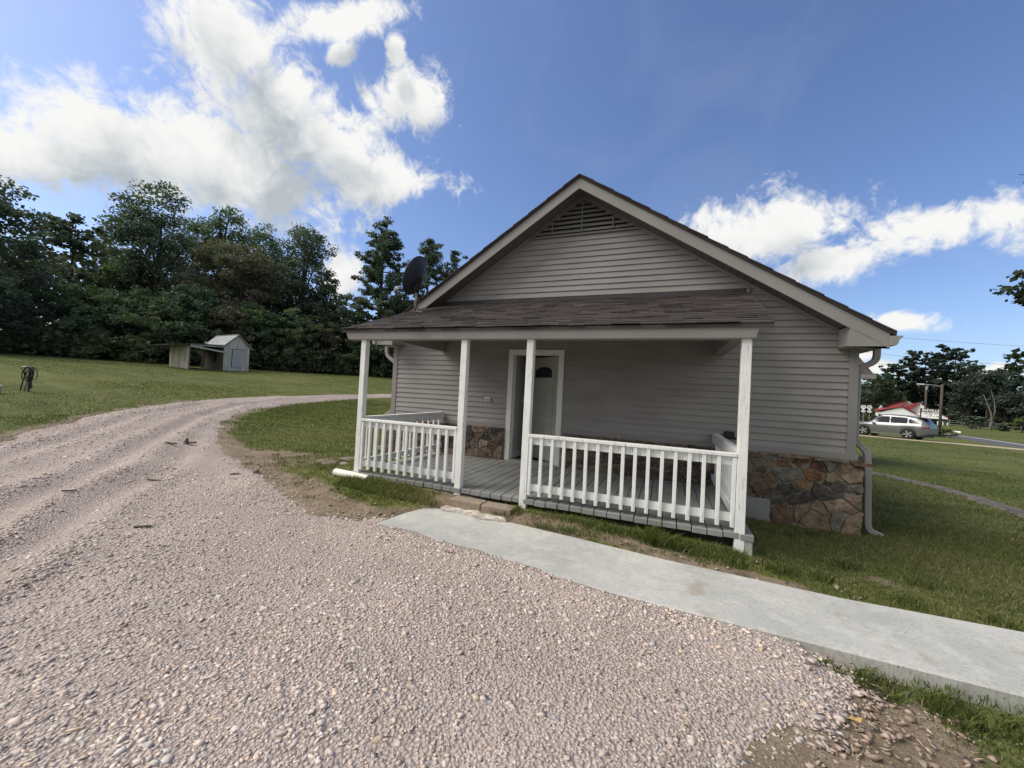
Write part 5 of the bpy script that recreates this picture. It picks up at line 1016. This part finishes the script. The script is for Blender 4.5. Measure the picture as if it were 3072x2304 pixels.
for x in (-.42, -.02): MB().box(x - .08, x + .08, .06, .2, -.3, ztop_ - .3).build('post', POLE, sg)
MB().box(-.75, -.5, -.04, .2, .35, 1.0).build('flower_box', SBLACK, sg)
# state route markers
def marker(az, num, tab, arrow, label):
    p = Vector(at(az, 84)); t = thing('route_sign', label, 'road sign', p, R_(-21), 'state route signs'); zc = CAM[2] - p.z + .05
    MB().box(-.03, .03, .012, .06, -.3, zc + .5).build('post', GALV, t)
    MB().box(-.26, .26, -.008, .008, zc + .34, zc + .58).build('tab', SWHITE, t); text(tab, .2, SBLACK, t, 'tab_text', (0, -.012, zc + .46), .002, .004)
    MB().prism([(-.34, -.008, zc + .31), (.34, -.008, zc + .31), (.34, -.008, zc + .25), (.04, -.008, zc - .22), (-.04, -.008, zc - .22), (-.34, -.008, zc + .25)], (0, .016, 0)).build('shield', SWHITE, t); text(num, .26, SBLACK, t, 'number', (0, -.012, zc + .17), .002, .006)
    MB().box(-.25, .25, -.008, .008, zc - .55, zc - .27).build('arrow_plate', SWHITE, t); mb = MB(); s_ = arrow; mb.box(-.15, .13, -.014, -.009, zc - .41, zc - .36); mb.prism([(s_ * .08, -.014, zc - .46), (s_ * .2, -.014, zc - .40), (s_ * .08, -.014, zc - .31)], (0, .005, 0)); mb.build('arrow', SBLACK, t)
marker(20.64, '117', 'EAST', 1, 'inverted triangle route sign nearest the downspout with arrow plate'); marker(21.12, '200', 'NORTH', -1, 'inverted triangle route sign right of its twin with arrow plate')
rs2 = np.random.RandomState(31); az_ = rs2.uniform(17, 21.8, 120); d_ = rs2.uniform(90, 96, 120); xx = CAM[0] + d_ * np.sin(np.radians(az_)); yy = CAM[1] + d_ * np.cos(np.radians(az_)); zz = H(xx, yy) + rs2.uniform(0, 1.1, 120)
tag(leafcloud('tall_weeds', np.stack([xx, yy, zz], -1), np.full(120, .6), 40, .3, np.array([[.06, .075, .03]]) * rs2.uniform(.7, 1.3, (120, 1)), LEAF, None, 15), 'tall green roadside weeds under the route signs', 'weeds', kind='stuff')
# white house with red roof
wp = Vector(at(24.1, 108)); wh = thing('white_house', 'low white house with red roof and brick chimney across the road', 'house', wp, R_(-24)); WW = M('white_clapboard', (.70, .72, .72), .6, .05); RED = m_weathered('red_roof', (.19, .03, .035), (.27, .05, .05), (3, 3, 3))
zr = lambda el: CAM[2] + 108 * math.tan(R_(el)) - wp.z; kx = lambda az: (az - 24.1) * math.pi / 180 * 108
E0 = zr(-.20); 
mb = MB()
mb.box(kx(21.6), kx(25.6), .0, 8, -.4, E0)                               # main block
xg0, xg1, xga = kx(22.15), kx(25.25), kx(23.55); mb.prism([(xg0, -.02, -.4), (xg1, -.02, -.4), (xg1, -.02, zr(-.62)), (xga, -.02, zr(.42)), (xg0, -.02, zr(-.18))], (0, .1, 0))
mb.prism([(kx(23.9), 2.0, E0 - .4), (kx(25.9), 2.0, E0 - .4), (kx(25.9), 2, zr(-.0)), (kx(24.95), 2.0, zr(.86)), (kx(23.9), 2, zr(.2))], (0, .1, 0)); mb.prism([(kx(22.95), 4.5, zr(.3)), (kx(24.7), 4.5, zr(.5)), (kx(24.05), 4.5, zr(1.12))], (0, .1, 0))
mb.prism([(kx(21.75), 1.0, zr(.0)), (kx(22.3), 1.0, zr(.0)), (kx(22.0), 1.0, zr(.62))], (0, .1, 0))
mb.box(kx(25.4), kx(26.75), 3.0, 8, -.4, zr(-.55)); mb.prism([(kx(25.6), 1.9, zr(-.62)), (kx(26.85), 1.9, zr(-.62)), (kx(26.85), 1.9, zr(-.5)), (kx(26.1), 1.9, zr(.05)), (kx(25.6), 1.9, zr(.3))], (0, .1, 0))
mb.build('wall', WW, wh)
mb = MB()
def sl(p, q, d, th=.12): mb.hexa([p, q, (q[0], q[1] + d, q[2]), (p[0], p[1] + d, p[2]), (p[0], p[1], p[2] + th), (q[0], q[1], q[2] + th), (q[0], q[1] + d, q[2] + th), (p[0], p[1] + d, p[2] + th)])
mb.hexa([(kx(21.5), -.3, E0), (xga, -.3, zr(.42)), (kx(24.05), 4.6, zr(1.15)), (kx(22.15), 4.6, zr(.78)), (kx(21.5), -.3, E0 + .1), (xga, -.3, zr(.42) + .1), (kx(24.05), 4.6, zr(1.15) + .1), (kx(22.15), 4.6, zr(.78) + .1)])
mb.hexa([(xga, -.25, zr(.42)), (xg1 + .15, -.25, zr(-.70)), (xg1 + .15, 2.2, zr(-.6)), (xga + .3, 2.2, zr(.5)), (xga, -.25, zr(.42) + .06), (xg1 + .15, -.25, zr(-.70) + .06), (xg1 + .15, 2.2, zr(-.6) + .06), (xga + .3, 2.2, zr(.5) + .06)])
mb.hexa([(kx(23.7), -.0, zr(.40)), (kx(24.2), .3, zr(.12)), (kx(24.95), 2.0, zr(.88)), (kx(24.1), 2.5, zr(.75)), (kx(23.7), -.0, zr(.44)), (kx(24.2), .3, zr(.16)), (kx(24.95), 2.0, zr(.92)), (kx(24.1), 2.5, zr(.80))])
sl((kx(24.95), 1.8, zr(.86)), (kx(25.95), 1.8, zr(-.05)), 4); sl((kx(25.6), 1.8, zr(.34)), (kx(26.95), 1.8, zr(-.5)), 4)
rf = mb.build('roof', RED, wh)
MB().box(kx(23.75) - .28, kx(23.75) + .28, 4.6, 5.2, zr(.7), zr(1.42)).build('chimney', M('tan_brick', (.30, .23, .16), .9, .2, 8), rf)
mb = MB(); mb.hexa([(kx(24.75), .6, zr(-.62)), (kx(26.9), .6, zr(-.86)), (kx(26.9), 2.6, zr(-.6)), (kx(24.75), 2.6, zr(-.45)), (kx(24.75), .6, zr(-.56)), (kx(26.9), .6, zr(-.78)), (kx(26.9), 2.6, zr(-.54)), (kx(24.75), 2.6, zr(-.38))]); mb.build('porch_roof', DARK, wh)
for az in (26.15, 26.5, 26.8): MB().box(kx(az) - .07, kx(az) + .07, .7, .85, -.4, zr(-.82)).build('porch_post', WW, wh)
MB().box(kx(26.05), kx(26.6), 2.2, 2.9, -.3, .55).build('porch_bench', DARK, wh)
w1 = MB().box(kx(21.85), kx(22.03), -.04, -.021 + .03, zr(-.75), zr(-.45)); w1.build('window', m_glass(), wh)
p = Vector(at(27.0, 70)); mb = MB(); dv = Vector((math.cos(R_(27)), -math.sin(R_(27)), 0)); mb.tube([p + Vector((0, 0, .1)), p + dv * .8 + Vector((0, 0, .1))], .16, 12); tag(mb.build('culvert_pipe', M('pipe_white', (.7, .7, .7), .6)), 'short white culvert pipe lying at the far road edge', 'pipe')
fa, fb = Vector(at(26.9, 101)), Vector(at(34, 92)); cf = thing('wire_fence', 'thin wire fence running behind the bushes across the road', 'fence', fa); mb = MB(); dv = fb - fa
for zz in (.4, .75, 1.1): mb.tube([dv * (q / 8) + Vector((0, 0, zz)) for q in range(9)], .02, 4)
mb.build('wires', GALV, cf)
base = MB().box(-.05, .05, -.05, .05, -.3, 1.25).build('fence_post', GALV, cf)
for q in range(9):
    o = base if q == 0 else base.copy()
    if q: COL.objects.link(o); o.parent = cf
    o.location = dv * (q / 8)

# ------------------------------------------------------------------ stuff: gravel stones, grass blades, loose chips
SLABA = np.array(SLAB)
def ico(sub):
    bm = bmesh.new(); bmesh.ops.create_icosphere(bm, subdivisions=sub, radius=1); bm.verts.ensure_lookup_table(); v = np.array([p.co[:] for p in bm.verts]); f = np.array([[q.index for q in fc.verts] for fc in bm.faces]); bm.free(); return v, f
def chipped(npts, n, seed):
    rs = np.random.RandomState(seed); out = []
    for k in range(n):
        p = rs.uniform(-1, 1, (npts, 3)); p /= np.abs(p).max(1)[:, None] ** .7; bm = bmesh.new()
        for q in p: bm.verts.new(q)
        r = bmesh.ops.convex_hull(bm, input=bm.verts); bmesh.ops.delete(bm, geom=[g_ for g_ in r['geom_interior'] if isinstance(g_, bmesh.types.BMVert)], context='VERTS')
        bmesh.ops.triangulate(bm, faces=bm.faces); bm.verts.index_update(); bm.verts.ensure_lookup_table(); out.append((np.array([q.co[:] for q in bm.verts]), np.array([[q.index for q in fc.verts] for fc in bm.faces]))); bm.free()
    return out
def scatter_stones(P, size, seed, sub, colfun):
    rs = np.random.RandomState(seed); var = chipped(7 if sub == 1 else 9, 18, seed); N = len(P); which = rs.randint(0, 18, N); cols = colfun(rs, N, P); VV, FF, CC = [], [], []; o = 0
    S3 = size[:, None] * np.stack([rs.uniform(.9, 1.35, N), rs.uniform(.7, 1.05, N), rs.uniform(.26, .55, N)], -1); A_ = rs.uniform(0, 6.28, N); T_ = rs.normal(size=N) * .26; U_ = rs.normal(size=N) * .26
    for w, (bv, f) in enumerate(var):
        m = np.nonzero(which == w)[0]; v = bv[None] * S3[m][:, None, :]; x, y, z = v[..., 0], v[..., 1], v[..., 2]
        c, q = np.cos(T_[m])[:, None], np.sin(T_[m])[:, None]; x, z = x * c + z * q, -x * q + z * c; c, q = np.cos(U_[m])[:, None], np.sin(U_[m])[:, None]; y, z = y * c - z * q, y * q + z * c; c, q = np.cos(A_[m])[:, None], np.sin(A_[m])[:, None]; x, y = x * c - y * q, x * q + y * c
        VV.append((np.stack([x, y, z], -1) + P[m][:, None, :]).reshape(-1, 3)); FF.append((f[None] + (np.arange(len(m)) * len(bv))[:, None, None]).reshape(-1, 3) + o); CC.append(np.repeat(cols[m], len(bv), 0)); o += len(VV[-1])
    return np.concatenate(VV), np.concatenate(FF), np.concatenate(CC)
def gcol(rs, N, P):
    base = np.array([[.555, .468, .418]]) * (.80 + .34 * fbm(P[:, 0] * .8 + 4, P[:, 1] * .8, 3))[:, None]; k = rs.uniform(.76, 1.15, (N, 1)); tint = np.where(rs.rand(N, 1) < .18, np.array([[.92, 1.0, 1.03]]), np.array([[1.0, 1.0, 1.0]])); warm = np.where(rs.rand(N, 1) < .1, np.array([[1.08, 1.0, .85]]), 1.0); soil = sst(-.02, .15, -sdrive(P[:, 0], P[:, 1]))[:, None]; return base * k * tint * warm * (1 - soil * np.array([[.30, .37, .44]]))
def sample(n, x0, x1, y0, y1, seed): r = np.random.RandomState(seed); return r.uniform(x0, x1, n), r.uniform(y0, y1, n), r
Vs, Fs, Cs = [], [], []; off = 0
def add(P, size, seed, sub):
    global off
    V, F, C = scatter_stones(P, size, seed, sub, gcol); Vs.append(V); Fs.append(F + off); Cs.append(C); off += len(V)
TRACKS = [[(-1.2, -5.6), (-2.3, -5.0), (-3.2, -4.2), (-4.1, -3.4), (-5.95, -2.0), (-8.87, .5), (-10.9, 3.0), (-11.7, 6)], [(.0, -5.9), (-1.6, -4.6), (-3.3, -3.0), (-5.5, -1.3), (-8, .9), (-9.9, 3.2)], [(5.0, -6.0), (3.4, -4.9), (1.5, -4.3), (-.5, -3.9), (-3, -2.7)], [(4.4, -5.2), (2.6, -4.2), (.6, -3.8)]]
def zone(x, y, smax):
    """coarse windrows against packed wheel tracks"""
    z = .55 + 1.1 * sst(.36, .66, fbm(x * .9 + 9, y * .9, 3)); t = np.full(np.shape(x), 1e9)
    for pl in TRACKS: t = np.minimum(t, pdist(pl, x, y, False))
    k = 1 - .7 * np.exp(-(t / .28) ** 2); return z * k if smax > .015 else .6 + .4 * z * k
def gravel_pts(n, box, seed, dens, smin, smax, pw, sub, edge=-.25):
    x, y, r = sample(n, *box, seed); s = sdrive(x, y); d = np.hypot(x - CAM[0], y - CAM[1]); p = dens(d) * np.where(s > .08, 1, np.exp((s - .08) * 6)) * zone(x, y, smax); ok = (s > edge) & (r.rand(n) < p) & ~inside(SLABA, x, y)
    az = np.degrees(np.arctan2(x - CAM[0], y - CAM[1])); ok &= (az > -100) & (az < 60); x, y, s = x[ok], y[ok], s[ok]; size = smin + (smax - smin) * r.rand(len(x)) ** pw; z = hdrive(x, y, s) - size * .04 + .022 * np.exp(-(pdist(SLAB, x, y) / .3) ** 2) * (y < -3.3) * (x < 5.2); add(np.stack([x, y, z], -1), size, seed, sub)
gravel_pts(70000, (-3.2, 6.2, -6.6, -3.3), 1, lambda d: np.clip(2.6 / d, 0, 1) ** 1.2, .006, .014, 1.5, 1)
gravel_pts(21000, (-3.5, 6.2, -6.6, -3.0), 2, lambda d: np.clip(2.8 / d, .0, 1), .011, .022, 1.7, 2)
gravel_pts(2000, (-3.5, 6.2, -6.6, -3.0), 3, lambda d: np.clip(3.2 / d, 0, 1), .018, .028, 2.0, 2)
gravel_pts(60000, (-13.5, 2.5, -7.5, 4), 4, lambda d: np.where(d > 4, np.clip(6.5 / d, 0, 1) ** 1.6, 0), .011, .026, 1.6, 1)
gravel_pts(16000, (-13.5, -4, -4, 13), 5, lambda d: np.where(d > 9, .8, 0.2), .018, .034, 1.6, 1)
x, y, r = sample(1800, -.5, 6.5, -3.9, -2.3, 6); dd = dirtf(x, y); ok = (r.rand(1800) < np.clip(dd, 0, 1) * .5) & ~inside(SLABA, x, y); x, y = x[ok], y[ok]; sz = .006 + .018 * r.rand(len(x)) ** 2; add(np.stack([x, y, H(x, y) + .008], -1), sz, 7, 1)
x, y, r = sample(5200, 4.4, 6.6, -6, -3.9, 8); ok = ~inside(SLABA, x, y) & (r.rand(5200) < .2 + .75 * sst(-.6, 0, sdrive(x, y))); x, y = x[ok], y[ok]; sz = .006 + .02 * r.rand(len(x)) ** 2; add(np.stack([x, y, H(x, y) + .006], -1), sz, 9, 1)
x, y, r = sample(2600, -4, 1.4, -3.6, -.8, 10); ok = r.rand(2600) < .12 + .88 * sst(-.55, -.05, sdrive(x, y)); x, y = x[ok], y[ok]; sz = .007 + .018 * r.rand(len(x)) ** 2.5; add(np.stack([x, y, H(x, y) + .008], -1), sz, 11, 1)
tag(fast_mesh('gravel', np.concatenate(Vs), np.concatenate(Fs), STONES, np.concatenate(Cs)), 'pinkish crushed gravel stones covering the drive', 'gravel', kind='stuff')

def blades(x, y, hgt, wid, seed, basecol):
    r = np.random.RandomState(seed); N = len(x); z = H(x, y) + (fbm(x * 1.7, y * 1.7) - .5) * .05 - .008; a = r.uniform(0, 6.28, N); lean = r.uniform(.15, 1.0, N) * hgt; la = r.uniform(0, 6.28, N); dx, dy = np.cos(a) * wid / 2, np.sin(a) * wid / 2; lx, ly = np.cos(la) * lean, np.sin(la) * lean
    b0 = np.stack([x - dx, y - dy, z], -1); b1 = np.stack([x + dx, y + dy, z], -1); m0 = np.stack([x - dx * .8 + lx * .35, y - dy * .8 + ly * .35, z + hgt * .6], -1); m1 = np.stack([x + dx * .8 + lx * .35, y + dy * .8 + ly * .35, z + hgt * .6], -1); tp = np.stack([x + lx, y + ly, z + hgt * .95], -1)
    V = np.stack([b0, b1, m0, m1, tp], 1).reshape(-1, 3); F = (np.array([[0, 1, 3], [0, 3, 2], [2, 3, 4]])[None] + (np.arange(N) * 5)[:, None, None]).reshape(-1, 3)
    c = basecol(r, N, x, y); c = np.repeat(c, 5, 0).reshape(N, 5, 3); return V, F, c.reshape(-1, 3)
def gc(r, N, x, y):
    t = fbm(x * .6, y * .6, 3)[:, None]; c = np.array([[.070, .098, .028]]) * (1 - t) + np.array([[.125, .15, .042]]) * t; dry = r.rand(N, 1) < .06 + .5 * sst(.52, .68, fbm(x * .45 + 5, y * .45, 3))[:, None]; return np.where(dry, np.array([[.21, .19, .10]]), c) * r.uniform(.7, 1.35, (N, 1))
Vs, Fs, Cs = [], [], []; off = 0
HOUSE_R = lambda x, y: (x > -1.4) & (x < 6.95) & (y > -.12) | (x > -.1) & (x < 5.2) & (y > -2.42)
def grass(n, box, seed, h0, h1_, w, dens):
    global off
    x, y, r = sample(n, *box, seed); p = dens(x, y) * np.clip(1.25 - 1.35 * np.clip(dirtf(x, y) + (fbm(x * 2.5, y * 2.5) - .5) * .9, 0, 1), 0, 1); s = sdrive(x, y); ok = (r.rand(n) < p) & (s < .03) & ~inside(SLABA, x, y) & ~HOUSE_R(x, y); az = np.degrees(np.arctan2(x - CAM[0], y - CAM[1])); ok &= (az > -82) & (az < 42); x, y = x[ok], y[ok]
    V, F, C = blades(x, y, r.uniform(h0, h1_, len(x)), w * r.uniform(.6, 1.3, len(x)), seed, gc); Vs.append(V); Fs.append(F + off); Cs.append(C); off += len(V)
one = lambda x, y: np.ones_like(x)
grass(70000, (4.8, 9.5, -4.4, 1), 1, .025, .062, .006, one)
grass(42000, (6.9, 14, .5, 10), 2, .025, .058, .012, lambda x, y: np.clip(9 / np.hypot(x - 4.3, y + 6.9), 0, 1) * ((x - 10.3) ** 2 + (y - 3.9) ** 2 > 0))
grass(26000, (-2.2, 5, -3.6, -1.0), 3, .03, .075, .008, one)
grass(60000, (-10.5, -1.4, -3, 9), 4, .03, .07, .013, one)
grass(14000, (.0, 5.1, -2.75, -2.38), 5, .04, .10, .008, one)
grass(40000, (-20, -6, -5.5, 6), 6, .03, .055, .018, lambda x, y: np.clip(11 / np.hypot(x - 4.3, y + 6.9), 0, 1))
grass(40000, (-36, -8, 2, 34), 7, .025, .05, .035, one)
grass(22000, (8, 24, 8, 30), 8, .025, .05, .028, one)
# ragged tufts by the deck and along the walk
def tuft(cx, cy, n, R, h, seed, w=.009):
    global off
    r = np.random.RandomState(seed); a = r.uniform(0, 6.28, n); q = np.sqrt(r.rand(n)) * R; x, y = cx + np.cos(a) * q, cy + np.sin(a) * q; V, F, C = blades(x, y, r.uniform(.5, 1, n) * h, np.full(n, w), seed, gc); Vs.append(V); Fs.append(F + off); Cs.append(C); off += len(V)
tuft(4.25, -2.52, 260, .13, .2, 41); tuft(4.45, -2.55, 160, .1, .16, 42); tuft(3.6, -2.5, 90, .1, .12, 43); tuft(4.95, -2.5, 60, .06, .12, 44); tuft(2.68, -2.5, 90, .08, .12, 45); tuft(2.5, -2.62, 80, .12, .08, 46); tuft(.5, -2.55, 300, .3, .075, 47); tuft(1.0, -2.6, 260, .28, .07, 48); tuft(5.5, -4.0, 200, .12, .1, 49); tuft(5.8, -4.05, 260, .14, .1, 50); tuft(6.1, -4.1, 260, .15, .1, 51); tuft(-.75, -2.1, 220, .2, .09, 52); tuft(5.3, -3.95, 60, .05, .08, 53); tuft(-2.3, -1.6, 200, .3, .06, 54)
rt_ = random.Random(21)
for k in range(70):
    a_, b_ = rt_.uniform(-3.6, 1.3), rt_.uniform(-3.3, -.7)
    if float(sdrive(np.array([a_]), np.array([b_]))[0]) < -.05 and not (a_ > -.1 and b_ > -2.42): tuft(a_, b_, rt_.randint(15, 60), rt_.uniform(.05, .16), rt_.uniform(.03, .06), 200 + k, .008)
for k in range(40):
    a_, b_ = rt_.uniform(2.6, 6.2), rt_.uniform(-2.95, -2.5)
    if bool(inside(SLABA, np.array([a_]), np.array([b_ - .08]))[0]): continue
    tuft(a_, b_, 25, .07, .06, 300 + k, .007)
for k in range(14): tuft(random.uniform(5.2, 6.8), random.uniform(-2.8, -.4), 70, .09, .13, 60 + k)
tag(fast_mesh('grass', np.concatenate(Vs), np.concatenate(Fs), GRASSM, np.concatenate(Cs)), 'short mown green grass blades on the lawns', 'grass', kind='stuff')
for o in list(bpy.data.objects):
    if o.type == 'MESH' and o.parent is None and 'kind' not in o.keys() and 'label' not in o.keys(): print('UNTAGGED', o.name)
